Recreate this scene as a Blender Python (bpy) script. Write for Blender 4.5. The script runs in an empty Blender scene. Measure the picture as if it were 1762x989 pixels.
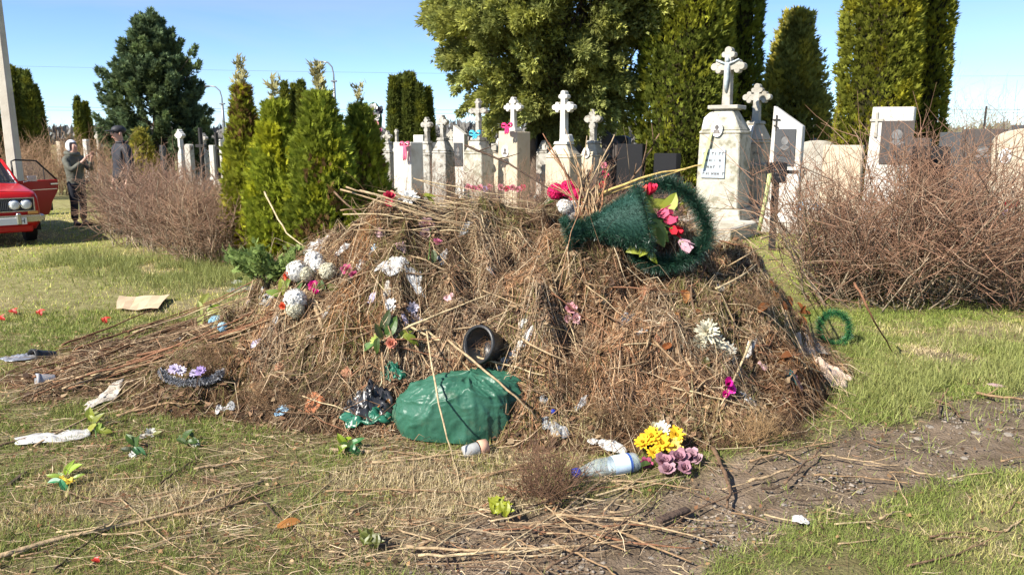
import bpy, bmesh, math, random
import numpy as np
from mathutils import Vector, Matrix
random.seed(7); rng = np.random.default_rng(11)
S = bpy.context.scene
COL = S.collection
PI = math.pi
# ------------------------------------------------------------------ camera
CAM_H = 1.65; PITCH = math.radians(10.8); FPX = 1331.0; CX, CY = 881.0, 494.5
cd = bpy.data.cameras.new('camera'); cam = bpy.data.objects.new('camera', cd); COL.objects.link(cam)
cam.location = (0, 0, CAM_H); cam.rotation_euler = (PI/2 - PITCH, 0, 0)
cd.sensor_width = 36; cd.lens = 36*FPX/1762; cd.clip_start = 0.05; cd.clip_end = 3000
S.camera = cam
# ------------------------------------------------------------------ sky and sun
SUN_EL = math.radians(39); SUN_XY = (-0.80, -0.60)
w = bpy.data.worlds.new('World'); S.world = w; w.use_nodes = True
nt = w.node_tree; nt.nodes.clear()
o_ = nt.nodes.new('ShaderNodeOutputWorld'); bg = nt.nodes.new('ShaderNodeBackground')
sky = nt.nodes.new('ShaderNodeTexSky'); sky.sky_type = 'NISHITA'; sky.sun_disc = False
sky.sun_elevation = SUN_EL; sky.sun_rotation = math.atan2(SUN_XY[0], SUN_XY[1])
sky.altitude = 3800; sky.air_density = 1.0; sky.dust_density = 0.0; sky.ozone_density = 4.5
bg.inputs['Strength'].default_value = 0.108
# thin high cirrus, the same all round the sky
wt = nt.nodes.new('ShaderNodeTexCoord'); wm = nt.nodes.new('ShaderNodeMapping'); wm.inputs['Scale'].default_value = (1.0, 1.6, 5.0); wm.inputs['Rotation'].default_value = (.2, .1, .5)
wn = nt.nodes.new('ShaderNodeTexNoise'); wn.inputs['Scale'].default_value = 2.2; wn.inputs['Detail'].default_value = 7; wn.inputs['Distortion'].default_value = .6
wr = nt.nodes.new('ShaderNodeMapRange'); wr.inputs[1].default_value = .45; wr.inputs[2].default_value = .85; wr.inputs[4].default_value = .5
wx_ = nt.nodes.new('ShaderNodeMix'); wx_.data_type = 'RGBA'; wx_.inputs[7].default_value = (3.4, 3.6, 3.9, 1)
nt.links.new(wt.outputs['Generated'], wm.inputs[0]); nt.links.new(wm.outputs[0], wn.inputs['Vector']); nt.links.new(wn.outputs[0], wr.inputs[0]); nt.links.new(wr.outputs[0], wx_.inputs[0]); nt.links.new(sky.outputs[0], wx_.inputs[6])
nt.links.new(wx_.outputs[2], bg.inputs[0]); nt.links.new(bg.outputs[0], o_.inputs[0])
sl = bpy.data.lights.new('sun', 'SUN'); sun = bpy.data.objects.new('sun', sl); COL.objects.link(sun)
sl.energy = 5.0; sl.angle = math.radians(0.53); sl.color = (1.0, 0.94, 0.84)
sv = Vector((SUN_XY[0]*math.cos(SUN_EL), SUN_XY[1]*math.cos(SUN_EL), math.sin(SUN_EL)))
sun.rotation_euler = sv.to_track_quat('Z', 'Y').to_euler(); sun.location = (-20, -15, 25)
S.view_settings.view_transform = 'Standard'; S.view_settings.look = 'None'
S.view_settings.exposure = 1.02; S.view_settings.gamma = 1.0; S.view_settings.use_curve_mapping = False
S.render.engine = 'CYCLES'
S.cycles.max_bounces = 5; S.cycles.diffuse_bounces = 3; S.cycles.transparent_max_bounces = 8
# ------------------------------------------------------------------ noise
def _hash(ix, iy, iz, seed):
    h = (ix.astype(np.int64)*374761393 + iy.astype(np.int64)*668265263 + iz.astype(np.int64)*2147483647 + seed*1274126177) & 0xFFFFFFFF
    h = ((h ^ (h >> 13))*1274126177) & 0xFFFFFFFF
    h = ((h ^ (h >> 16))*2246822519) & 0xFFFFFFFF
    return ((h ^ (h >> 15)) & 0xFFFFFF)/float(0xFFFFFF)
def n3(x, y, z, seed=0):
    x = np.asarray(x, float); y = np.asarray(y, float); z = np.asarray(z, float)
    x, y, z = np.broadcast_arrays(x, y, z)
    ix, iy, iz = np.floor(x), np.floor(y), np.floor(z)
    fx, fy, fz = x-ix, y-iy, z-iz
    fx = fx*fx*(3-2*fx); fy = fy*fy*(3-2*fy); fz = fz*fz*(3-2*fz)
    r = 0
    for dx in (0, 1):
        for dy in (0, 1):
            for dz in (0, 1):
                r = r + _hash(ix+dx, iy+dy, iz+dz, seed)*(fx if dx else 1-fx)*(fy if dy else 1-fy)*(fz if dz else 1-fz)
    return r
def n2(x, y, seed=0):
    x = np.asarray(x, float); y = np.asarray(y, float)
    x, y = np.broadcast_arrays(x, y)
    ix, iy = np.floor(x), np.floor(y); z = np.zeros_like(ix)
    fx, fy = x-ix, y-iy
    fx = fx*fx*(3-2*fx); fy = fy*fy*(3-2*fy)
    return (_hash(ix, iy, z, seed)*(1-fx)*(1-fy) + _hash(ix+1, iy, z, seed)*fx*(1-fy)
            + _hash(ix, iy+1, z, seed)*(1-fx)*fy + _hash(ix+1, iy+1, z, seed)*fx*fy)
def sstep(a, b, x):
    t = np.clip((x-a)/(b-a), 0, 1); return t*t*(3-2*t)
# ------------------------------------------------------------------ pixel rays <-> world
SP, CP = math.sin(PITCH), math.cos(PITCH)
def ray(px, py):
    u = (px-CX)/FPX; v = (CY-py)/FPX
    return u, CP+v*SP, v*CP-SP
def wx(px, D, z=0.0):
    return (px-CX)/FPX*(D*CP-(z-CAM_H)*SP)
def wz(py, D):
    v = (CY-py)/FPX
    return CAM_H + D*(v*CP-SP)/(CP+v*SP)
# ------------------------------------------------------------------ terrain: ground and heap heights
RX = np.array([-5.2, -4.2, -3.4, -2.8, -2.35, -1.95, -1.69, -1.35, -1.01, -.76, -.13, .71, 1.15, 1.36, 1.55, 1.72, 1.9, 2.08, 2.25, 2.5])
RZ = np.array([0.0, .01, .03, .08, .18, .43, .69, .92, 1.08, 1.17, 1.19, 1.10, 1.04, .96, .86, .72, .54, .34, .15, 0.0])
FX = np.array([-5.2, -4.0, -3.0, -2.2, -1.5, -.9, -.3, .1, .8, 1.28, 1.55, 1.8, 2.1, 2.5])
FY = np.array([4.8, 4.7, 4.6, 4.5, 4.30, 4.18, 4.16, 3.95, 3.88, 3.94, 4.08, 4.4, 4.8, 5.15])
def ground_h(x, y):
    return -.13*np.exp(-((x+8.6)/3.2)**2-((y-14.2)/3.6)**2) + 0.05*(n2(x*0.5, y*0.5, 3)-.5) + 0.025*(n2(x*2.1, y*2.1, 4)-.5)*np.exp(-np.maximum(0, np.hypot(x, y)-12)/8)
def heap_h(x, y):
    R = np.interp(x, RX, RZ); y0 = np.interp(x, FX, FY)
    yr = 5.45 + 0.1*np.sin(x*1.7)
    tf = np.clip((y-y0)/(yr-y0), 0, 1.0); tb = np.clip((7.6-y)/(7.6-yr), 0, 1)
    g = np.where(y < yr, 1-(1-tf)**1.35, tb*tb*(3-2*tb))
    nz = (n2(x*2.2, y*2.2, 8)-.5)*.26 + (n2(x*5.5, y*5.5, 9)-.5)*.22 + (n2(x*13, y*13, 10)-.5)*.11 - .10*sstep(.36, .22, n2(x*6.5+9, y*6.5, 13)) - .05*sstep(.34, .2, n2(x*15+9, y*15, 14))
    e = np.clip(g*3, 0, 1)*np.clip(R*2.2, 0, 1)
    # hollow that holds the bin bags
    dip = 0.26*np.exp(-(((x+.33)/.42)**2+((y-4.33)/.24)**2))
    return np.maximum(g*R + nz*e - dip*np.clip(g*2, 0, 1), 0)
def H(x, y):
    return ground_h(np.asarray(x, float), np.asarray(y, float)) + heap_h(np.asarray(x, float), np.asarray(y, float))
TT = np.concatenate([np.arange(2.0, 9, 0.004), np.arange(9, 60, 0.05)])
def hp(px, py):
    dx, dy, dz = ray(px, py)
    X, Y, Z = TT*dx, TT*dy, CAM_H+TT*dz
    hh = H(X, Y); hit = Z < hh; k = np.argmax(hit)
    if Y[k] > 7.4 and abs((px-CX)/FPX*5.5) < 2.6:      # grazes past the crest: rest it on the crest itself
        w_ = (Y > 4.6) & (Y < 6.6); g_ = np.where(w_, Z-hh, 9); j = int(np.argmin(g_))
        if g_[j] < .16: return Vector((X[j], Y[j], float(hh[j]+min(g_[j], .12))))
    return Vector((X[k], Y[k], float(H(X[k], Y[k]))))
def Hs(x, y, e=.06):
    return (H(x+e, y)+H(x-e, y)+H(x, y+e)+H(x, y-e)+H(x, y))/5
def normal_at(x, y, e=.08):
    return Vector((float(H(x-e, y)-H(x+e, y)), float(H(x, y-e)-H(x, y+e)), 2*e)).normalized()
def mpp(p):   # metres per photo pixel at a point
    return (p.y*CP-(p.z-CAM_H)*SP)/FPX
# ------------------------------------------------------------------ materials
MATS = {}
def mat(key, col=(.5, .5, .5), rough=.8, col2=None, scale=8, bump=0, bscale=40, attr=False, trans=0, metal=0, spec=.3, wear=None, detail=6, alpha=None, coat=0):
    if key in MATS: return MATS[key]
    m = bpy.data.materials.new(key); m.use_nodes = True; MATS[key] = m
    t = m.node_tree; n = t.nodes; L = t.links
    b = n['Principled BSDF']; out = n['Material Output']
    b.inputs['Roughness'].default_value = rough; b.inputs['Metallic'].default_value = metal
    b.inputs['Specular IOR Level'].default_value = spec
    if coat: b.inputs['Coat Weight'].default_value = coat; b.inputs['Coat Roughness'].default_value = .08
    tc = n.new('ShaderNodeTexCoord')
    def mix(kind, f, a, c):
        x = n.new('ShaderNodeMix'); x.data_type = 'RGBA'; x.blend_type = kind
        for inp, v in ((x.inputs[0], f), (x.inputs[6], a), (x.inputs[7], c)):
            if hasattr(v, 'is_output'): L.new(v, inp)
            else: inp.default_value = v if not isinstance(v, tuple) else (*v[:3], 1)
        return x.outputs[2]
    def noise(s, d=detail, lo=.35, hi=.65):
        q = n.new('ShaderNodeTexNoise'); q.inputs['Scale'].default_value = s; q.inputs['Detail'].default_value = d
        L.new(tc.outputs['Object'], q.inputs['Vector'])
        r = n.new('ShaderNodeMapRange'); r.inputs[1].default_value = lo; r.inputs[2].default_value = hi
        L.new(q.outputs[0], r.inputs[0]); return r.outputs[0]
    if attr:
        a = n.new('ShaderNodeAttribute'); a.attribute_name = 'Col'; c = a.outputs['Color']
        if col2 is not None: c = mix('MULTIPLY', noise(scale), c, col2)
    else:
        c = (*col, 1)
        if col2 is not None: c = mix('MIX', noise(scale), tuple(col), tuple(col2))
    if wear is not None:      # (colour, scale, lo, hi)
        c = mix('MIX', noise(wear[1], 8, wear[2], wear[3]), c if hasattr(c, 'is_output') else tuple(c), tuple(wear[0]))
    if hasattr(c, 'is_output'): L.new(c, b.inputs['Base Color'])
    else: b.inputs['Base Color'].default_value = c
    if bump:
        q = n.new('ShaderNodeTexNoise'); q.inputs['Scale'].default_value = bscale; q.inputs['Detail'].default_value = 8
        L.new(tc.outputs['Object'], q.inputs['Vector'])
        bp = n.new('ShaderNodeBump'); bp.inputs['Strength'].default_value = bump; bp.inputs['Distance'].default_value = .02
        L.new(q.outputs[0], bp.inputs['Height']); L.new(bp.outputs[0], b.inputs['Normal'])
    if trans:
        tr = n.new('ShaderNodeBsdfTranslucent'); ms = n.new('ShaderNodeMixShader'); ms.inputs[0].default_value = trans
        if hasattr(c, 'is_output'): L.new(c, tr.inputs[0])
        else: tr.inputs[0].default_value = c
        L.new(b.outputs[0], ms.inputs[1]); L.new(tr.outputs[0], ms.inputs[2]); L.new(ms.outputs[0], out.inputs[0])
    if alpha is not None:
        b.inputs['Alpha'].default_value = alpha
    return m
# ------------------------------------------------------------------ object helpers
def link(name, me, parent=None):
    o = bpy.data.objects.new(name, me); COL.objects.link(o)
    if parent is not None: o.parent = parent
    return o
def tag(o, label=None, cat=None, group=None, kind=None):
    if label: o['label'] = label
    if cat: o['category'] = cat
    if group: o['group'] = group
    if kind: o['kind'] = kind
    return o
def empty(name, loc, rz=0, label=None, cat=None, group=None):
    o = bpy.data.objects.new(name, None); COL.objects.link(o); o.empty_display_size = .1
    o.location = loc; o.rotation_euler = (0, 0, rz)
    return tag(o, label, cat, group)
def mesh_arr(name, V, F, m, parent=None, col=None, smooth=False):
    V = np.asarray(V, np.float32); F = np.asarray(F, np.int32)
    me = bpy.data.meshes.new(name); k = F.shape[1]
    me.vertices.add(len(V)); me.vertices.foreach_set('co', V.ravel())
    me.loops.add(F.size); me.loops.foreach_set('vertex_index', F.ravel())
    me.polygons.add(len(F)); me.polygons.foreach_set('loop_start', np.arange(0, F.size, k, dtype=np.int32))
    me.polygons.foreach_set('loop_total', np.full(len(F), k, np.int32))
    if smooth: me.polygons.foreach_set('use_smooth', np.ones(len(F), bool))
    me.update(calc_edges=True)
    if col is not None:
        a = me.attributes.new('Col', 'FLOAT_COLOR', 'POINT')
        c = np.ones((len(V), 4), np.float32); c[:, :3] = np.clip(col, 0, 1); a.data.foreach_set('color', c.ravel())
    me.materials.append(m)
    return link(name, me, parent)
def norm(a):
    return a/np.maximum(np.linalg.norm(a, axis=-1, keepdims=True), 1e-9)
def ribbons(P, W, side):
    """P (N,K,3) centre lines, W (N,K) half widths, side (N,3). Returns V,F,owner."""
    N, K, _ = P.shape
    V = np.stack([P-side[:, None]*W[..., None], P+side[:, None]*W[..., None]], 2).reshape(-1, 3)
    b = (np.arange(N)*K*2)[:, None] + (np.arange(K-1)*2)[None]
    F = np.stack([b, b+1, b+3, b+2], -1).reshape(-1, 4)
    return V, F, np.repeat(np.arange(N), K*2)
def tubes(P, R, sides=3):
    N, K, _ = P.shape
    T = np.gradient(P, axis=1); T = norm(T)
    ref = np.where(np.abs(T[..., 2:3]) < .9, np.array([0, 0, 1.]), np.array([1., 0, 0]))
    A = norm(np.cross(T, ref)); B = np.cross(T, A)
    ang = np.arange(sides)*2*PI/sides
    V = P[:, :, None] + R[:, :, None, None]*(A[:, :, None]*np.cos(ang)[None, None, :, None] + B[:, :, None]*np.sin(ang)[None, None, :, None])
    base = (np.arange(N)*K*sides)[:, None, None] + (np.arange(K-1)*sides)[None, :, None]
    j = np.arange(sides)[None, None]; j2 = (j+1) % sides
    F = np.stack([base+j, base+j2, base+sides+j2, base+sides+j], -1).reshape(-1, 4)
    return V.reshape(-1, 3), F, np.repeat(np.arange(N), K*sides)
class P:
    """collects shapes and builds them as ONE mesh"""
    def __init__(s): s.v = []; s.f = []; s.c = []
    def add(s, vs, fs, c=None):
        b = len(s.v); s.v += [tuple(v) for v in vs]; s.f += [tuple(b+i for i in f) for f in fs]
        s.c += [c or (1, 1, 1)]*len(vs); return s
    def box(s, c, d, top=None, M=None, col=None):
        x, y, z = [q/2 for q in d]; tx, ty = (top or (1, 1))
        vs = [Vector((sx*x*(tx if sz > 0 else 1), sy*y*(ty if sz > 0 else 1), sz*z)) for sz in (-1, 1) for sx, sy in ((-1, -1), (1, -1), (1, 1), (-1, 1))]
        if M is not None: vs = [M @ v for v in vs]
        vs = [v+Vector(c) for v in vs]
        return s.add(vs, [(3, 2, 1, 0), (4, 5, 6, 7), (0, 1, 5, 4), (1, 2, 6, 5), (2, 3, 7, 6), (3, 0, 4, 7)], col)
    def prism(s, poly, y0, y1, col=None):      # polygon in xz, counter-clockwise seen from -y
        n = len(poly)
        vs = [(x, y0, z) for x, z in poly]+[(x, y1, z) for x, z in poly]
        fs = [tuple(range(n)), tuple(range(2*n-1, n-1, -1))]+[((i+1) % n, i, n+i, n+(i+1) % n) for i in range(n)]
        return s.add(vs, fs, col)
    def disc(s, cx, cz, r, y0, y1, n=14, rz=None, col=None):
        rz = rz or r
        return s.prism([(cx+r*math.cos(a*2*PI/n), cz+rz*math.sin(a*2*PI/n)) for a in range(n)], y0, y1, col)
    def lathe(s, prof, n=16, M=None, col=None, cap=True):
        vs = []; fs = []
        for r, z in prof:
            for i in range(n):
                v = Vector((r*math.cos(i*2*PI/n), r*math.sin(i*2*PI/n), z)); vs.append(M @ v if M is not None else v)
        for k in range(len(prof)-1):
            for i in range(n):
                j = (i+1) % n; fs.append((k*n+i, k*n+j, k*n+n+j, k*n+n+i))
        if cap: fs.append(tuple(range(n-1, -1, -1))); fs.append(tuple(range((len(prof)-1)*n, len(prof)*n)))
        return s.add(vs, fs, col)
    def tube(s, pts, r, n=6, col=None):
        pts = [Vector(p) for p in pts]; K = len(pts)
        R = r if hasattr(r, '__len__') else [r]*K
        vs = []; fs = []
        for i, p in enumerate(pts):
            t = (pts[min(i+1, K-1)]-pts[max(i-1, 0)]).normalized()
            a = t.cross(Vector((0, 0, 1)) if abs(t.z) < .9 else Vector((1, 0, 0))).normalized(); b = t.cross(a)
            vs += [p+R[i]*(a*math.cos(q*2*PI/n)+b*math.sin(q*2*PI/n)) for q in range(n)]
        for k in range(K-1):
            for i in range(n):
                j = (i+1) % n; fs.append((k*n+i, k*n+j, k*n+n+j, k*n+n+i))
        fs.append(tuple(range(n-1, -1, -1))); fs.append(tuple(range((K-1)*n, K*n)))
        return s.add(vs, fs, col)
    def ball(s, c, r, n=10, m=7, col=None, M=None):
        r = r if hasattr(r, '__len__') else (r, r, r)
        vs = []; fs = []
        for k in range(m+1):
            th = PI*k/m
            for i in range(n):
                a = 2*PI*i/n; v = Vector((r[0]*math.sin(th)*math.cos(a), r[1]*math.sin(th)*math.sin(a), -r[2]*math.cos(th)))
                if M is not None: v = M @ v
                vs.append(v+Vector(c))
        for k in range(m):
            for i in range(n):
                j = (i+1) % n; fs.append((k*n+i, k*n+j, k*n+n+j, k*n+n+i))
        return s.add(vs, fs, col)
    def build(s, name, m, parent=None, bevel=0, smooth=False, segs=1, M=None):
        me = bpy.data.meshes.new(name)
        vs = s.v if M is None else [M @ Vector(v) for v in s.v]
        me.from_pydata(vs, [], s.f); me.materials.append(m)
        bm = bmesh.new(); bm.from_mesh(me)
        if bevel:
            bmesh.ops.remove_doubles(bm, verts=bm.verts, dist=1e-5)
            eds = [e for e in bm.edges if len(e.link_faces) == 2 and e.calc_face_angle(0) > .5]
            bmesh.ops.bevel(bm, geom=eds, offset=bevel, segments=segs, affect='EDGES', clamp_overlap=True)
        bmesh.ops.recalc_face_normals(bm, faces=bm.faces)
        if smooth:
            for f in bm.faces: f.smooth = True
        bm.to_mesh(me); bm.free()
        if not bevel and any(c != (1, 1, 1) for c in s.c):
            a = me.attributes.new('Col', 'FLOAT_COLOR', 'POINT')
            a.data.foreach_set('color', np.array([(*c, 1) for c in s.c], np.float32).ravel())
        return link(name, me, parent)
# ================================================================== GROUND
def gp(px, py):
    dx, dy, dz = ray(px, py); t = -CAM_H/dz; return t*dx, t*dy
_up = np.array([gp(*q) for q in ((560, 945), (700, 925), (820, 905), (950, 893), (1100, 850), (1230, 800), (1380, 762), (1500, 735), (1600, 722), (1690, 690), (1762, 655), (2100, 600))])
_lo = np.array([gp(*q) for q in ((520, 1200), (900, 1120), (1150, 1010), (1220, 955), (1400, 888), (1560, 845), (1660, 800), (1762, 785), (2100, 735))])
def dirt_mask(x, y):
    yu = np.interp(x, _up[:, 0], _up[:, 1]); yl = np.interp(x, _lo[:, 0], _lo[:, 1])
    j = (n2(x*3, y*3, 21)-.5)*.28 + (n2(x*11, y*11, 22)-.5)*.14
    m = sstep(-.12, .06, yu-y+j)*sstep(-.22, -.02, y-yl+j)*sstep(-1.05, -.2, x+j)
    return m
def dry_mask(x, y):      # straw-coloured, trampled turf
    m = n2(x*.9, y*.9, 31)*.55 + n2(x*2.7, y*2.7, 32)*.3 + n2(x*8, y*8, 33)*.15
    lawn = sstep(5.6, 7.2, y)*sstep(-1.4, -2.2, x)
    return np.clip(np.clip(sstep(.53, .86, m)+.25*lawn, 0, 1), 0, 1)
def axis(lo, hi, step, far, g=1.16):
    a = list(np.arange(lo, hi, step)); s = step
    b = [a[-1]]
    while b[-1] < far: s *= g; b.append(b[-1]+s)
    c = [a[0]]; s = step
    while c[-1] > -far: s *= g; c.append(c[-1]-s)
    return np.array(c[:0:-1]+a+b[1:])
gx = axis(-5.2, 5.2, .058, 900); gy = axis(2.0, 8.0, .06, 1400)
GX, GY = np.meshgrid(gx, gy)
GZ = ground_h(GX, GY) + .012*(n2(GX*9, GY*9, 5)-.5)*(np.hypot(GX, GY-4) < 9)
dm = dirt_mask(GX, GY)
GZ = GZ - .025*dm + .02*dm*(n2(GX*6, GY*6, 6)-.5)
nx_, ny_ = len(gx), len(gy)
idx = (np.arange(ny_-1)[:, None]*nx_ + np.arange(nx_-1)[None])
GF = np.stack([idx, idx+1, idx+nx_+1, idx+nx_], -1).reshape(-1, 4)
dryg = dry_mask(GX, GY)
soil = np.array([.085, .062, .043]); turf = np.array([.33, .315, .12]); straw_c = np.array([.44, .37, .21])
gc = turf*(1-dryg[..., None]) + straw_c*dryg[..., None]*.85
near = np.exp(-np.maximum(0, np.hypot(GX, GY)-6)/5)[..., None]
gc = gc*(1-.6*near) + soil*.6*near                               # thatch shows the soil between blades
dcol = np.array([.215, .162, .115])*(0.8+.4*n2(GX*4, GY*4, 41)[..., None])
gc = gc*(1-dm[..., None]) + dcol*dm[..., None]
gm = mat('ground', attr=True, col2=(.62, .6, .55), scale=9, rough=.95, bump=.9, bscale=60, spec=.1, detail=10)
g = mesh_arr('ground', np.stack([GX, GY, GZ], -1).reshape(-1, 3), GF, gm, col=gc.reshape(-1, 3), smooth=True); tag(g, kind='structure')
# ================================================================== HEAP
hx = np.arange(-3.6, 2.9, .028); hy = np.arange(3.75, 7.7, .032)
HX, HY = np.meshgrid(hx, hy)
hh = heap_h(HX, HY)
HZ = ground_h(HX, HY) + hh - .05*(hh < .015) + .03*(n2(HX*22, HY*22, 12)-.5)*(hh > .03)
idx = (np.arange(len(hy)-1)[:, None]*len(hx) + np.arange(len(hx)-1)[None])
HF = np.stack([idx, idx+1, idx+len(hx)+1, idx+len(hx)], -1).reshape(-1, 4)
keep = (hh.ravel()[HF].max(1) > .012); HF = HF[keep]
used = np.unique(HF); remap = np.full(HX.size, -1); remap[used] = np.arange(len(used))
hm = mat('heap core', (.05, .03, .018), .95, (.11, .065, .035), 18, bump=1, bscale=70, spec=.05)
heap = mesh_arr('rubbish_heap', np.stack([HX, HY, HZ], -1).reshape(-1, 3)[used], remap[HF], hm, smooth=True)
tag(heap, 'big brown heap of dry grass, stalks and thrown-out grave flowers', 'heap')
PAL = np.array([(.50, .375, .235), (.40, .275, .165), (.26, .165, .095), (.14, .085, .052), (.34, .195, .11), (.62, .49, .32), (.08, .05, .034), (.22, .165, .085)])
def lay(n, xr, yr, wfun):
    """n surface points picked with weight wfun"""
    out = []; tot = 0
    while tot < n:
        x = rng.uniform(*xr, 60000); y = rng.uniform(*yr, 60000)
        k = rng.random(60000) < wfun(x, y); out.append(np.stack([x[k], y[k]], 1)); tot += k.sum()
    return np.concatenate(out)[:n]
def strands(pts, length, az, lift, bend, K=4, surf=H):
    """curved strands lying on the surface: centre line (N,K,3)"""
    N = len(pts); t = np.linspace(-.5, .5, K)[None]
    th = az[:, None] + bend[:, None]*t*2
    X = pts[:, :1] + np.cumsum(np.cos(th), 1)*(length/(K-1))[:, None] - np.cos(az)[:, None]*length[:, None]*.6
    Y = pts[:, 1:] + np.cumsum(np.sin(th), 1)*(length/(K-1))[:, None] - np.sin(az)[:, None]*length[:, None]*.6
    Z = surf(X, Y) + np.abs(lift[:, None]*(rng.random((N, 1))+.8*(rng.random((N, K))-.3))) + .003
    return np.stack([X, Y, Z], -1)
def heap_w(x, y):
    h = heap_h(x, y)
    return np.clip(h*5, 0, 1)*(np.where(y < 6.0, 1, .18))
# fine straw
N = 84000
pts = lay(N, (-3.6, 2.8), (3.75, 7.4), heap_w)
L_ = rng.uniform(.04, .17, N); az = rng.uniform(0, 2*PI, N)*.6 + rng.normal(0, .6, N)
cl = n2(pts[:, 0]*2.3, pts[:, 1]*2.3, 51)
az += (cl-.5)*6
lift = rng.gamma(1.6, .014, N)
C = strands(pts, L_, az, lift, rng.normal(0, 1.3, N), K=3)
side = norm(np.stack([-np.sin(az), np.cos(az), rng.normal(0, .9, N)], 1))
W_ = rng.uniform(.0006, .0017, N)[:, None]*np.array([.7, 1, .4])[None]
V, F, ow = ribbons(C, W_, side)
tone = n2(pts[:, 0]*1.6, pts[:, 1]*1.6, 52); top = np.clip((C[:, 0, 2]-.75)/.3, 0, 1)
pi_ = rng.integers(0, len(PAL), N)
pi_ = np.where((rng.random(N) < .45*top+.22*(tone > .55)), rng.choice([0, 5, 1, 1], N), pi_)
pi_ = pi_; reg = n2(pts[:, 0]*1.1+3, pts[:, 1]*1.5, 54); reg2 = n2(pts[:, 0]*3.1, pts[:, 1]*3.1+7, 55)
TINT = np.array([(.95, 1.02, .75), (1.15, .88, .72), (.92, .90, .90), (1.3, 1.25, 1.12), (.62, .55, .5), (1.05, .72, .5)])
ti = np.clip(((reg*.7+reg2*.3)*1.7-.35)*6, 0, 5.99).astype(int)
pc = PAL[pi_]*TINT[ti]*rng.uniform(.6, 1.25, (N, 1))*(0.30+1.05*sstep(.25, .75, tone))[:, None]*np.array([.97, 1.02, 1.08])
green = (n2(pts[:, 0]*2.6, pts[:, 1]*2.6, 53) > .62) & (rng.random(N) < .5)
pc[green] = np.array([.20, .19, .06])*rng.uniform(.6, 1.3, (green.sum(), 1))
sm = mat('straw', attr=True, rough=.75, trans=.18, spec=.15)
s_ = mesh_arr('straw', V, F, sm, heap, col=pc[ow]); tag(s_, kind='stuff')
# thicker stalks of the heap
N = 4200
pts = lay(N, (-3.4, 2.7), (3.8, 7.2), heap_w)
L_ = rng.gamma(2.2, .11, N)+.06; az = rng.normal(.1, .8, N) + (rng.random(N) < .35)*rng.uniform(-1.5, 1.5, N)
C = strands(pts, L_, az, rng.gamma(1.8, .026, N), rng.normal(0, .8, N), K=5)
R = (.0009+rng.gamma(1.6, .00065, N))[:, None]*np.array([1, 1, .9, .8, .5])[None]
V, F, ow = tubes(C, R, 3)
pc = PAL[rng.choice([0, 1, 2, 4, 5, 3, 0], N)]*rng.uniform(.7, 1.2, (N, 1))
s_ = mesh_arr('stalks', V, F, mat('stalk', attr=True, rough=.7, col2=(.7, .65, .6), scale=60, spec=.2), heap, col=pc[ow]); tag(s_, kind='stuff')
# stalks that stick up out of the top of the heap
N = 720
pts = lay(N, (-2.2, 2.2), (4.2, 6.3), lambda x, y: np.clip(heap_h(x, y)-.3, 0, .5)*2)
L_ = rng.gamma(3, .06, N)+.1; az = rng.uniform(0, 2*PI, N); el = rng.uniform(.15, 1.2, N)
t = np.linspace(0, 1, 5)[None]
bx_ = np.cos(az)*np.cos(el); by_ = np.sin(az)*np.cos(el); bz_ = np.sin(el)
C = np.stack([pts[:, :1]+bx_[:, None]*L_[:, None]*t, pts[:, 1:]+by_[:, None]*L_[:, None]*t, H(pts[:, 0], pts[:, 1])[:, None]-.03+bz_[:, None]*L_[:, None]*t-.25*(L_[:, None]*t)**2], -1)
C[:, 1:] += rng.normal(0, .008, C[:, 1:].shape)
R = rng.uniform(.001, .0025, N)[:, None]*np.linspace(1, .35, 5)[None]
V, F, ow = tubes(C, R, 3)
pc = PAL[rng.choice([0, 1, 2, 4, 3], N)]*rng.uniform(.7, 1.2, (N, 1))
s_ = mesh_arr('upright_stalks', V, F, MATS['stalk'], heap, col=pc[ow]); tag(s_, kind='stuff')
# dead weeds: little branching plants tangled into the heap
nr_, per = 520, 26
rp = lay(nr_, (-3.2, 2.6), (3.8, 6.6), lambda x, y: heap_w(x, y)*(.2+.8*(n2(x*1.7, y*1.7, 57) > .45)))
N = nr_*per; ri = np.repeat(np.arange(nr_), per); az0 = rng.uniform(0, 2*PI, nr_)
az = az0[ri]+rng.normal(0, .9, N); el = rng.uniform(-.2, 1.0, N); ln = rng.uniform(.05, .19, N)*rng.uniform(.6, 1.3, nr_)[ri]
d0 = np.stack([np.cos(az)*np.cos(el), np.sin(az)*np.cos(el), np.sin(el)], 1); st = np.stack([rp[ri, 0], rp[ri, 1], np.zeros(N)], 1)+rng.normal(0, .018, (N, 3)); st[:, 2] = H(st[:, 0], st[:, 1])
t = np.linspace(0, 1, 3)[None, :, None]
C = st[:, None]+d0[:, None]*ln[:, None, None]*t; C[..., 2] -= (.55*ln[:, None]*t[..., 0]**2); C[:, 1:] += np.cumsum(rng.normal(0, .014, (N, 2, 3)), 1)
C[..., 2] = np.maximum(C[..., 2], H(C[..., 0], C[..., 1])+.003)
V, F, ow = tubes(C, rng.uniform(.0007, .0019, N)[:, None]*np.array([1, .8, .45])[None], 3)
wc = PAL[rng.choice([3, 2, 6, 4, 1, 2, 7], nr_)]; pc = wc[ri]*rng.uniform(.7, 1.3, (N, 1))
s_ = mesh_arr('dead_weeds', V, F, MATS['stalk'], heap, col=pc[ow]); tag(s_, kind='stuff')
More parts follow.
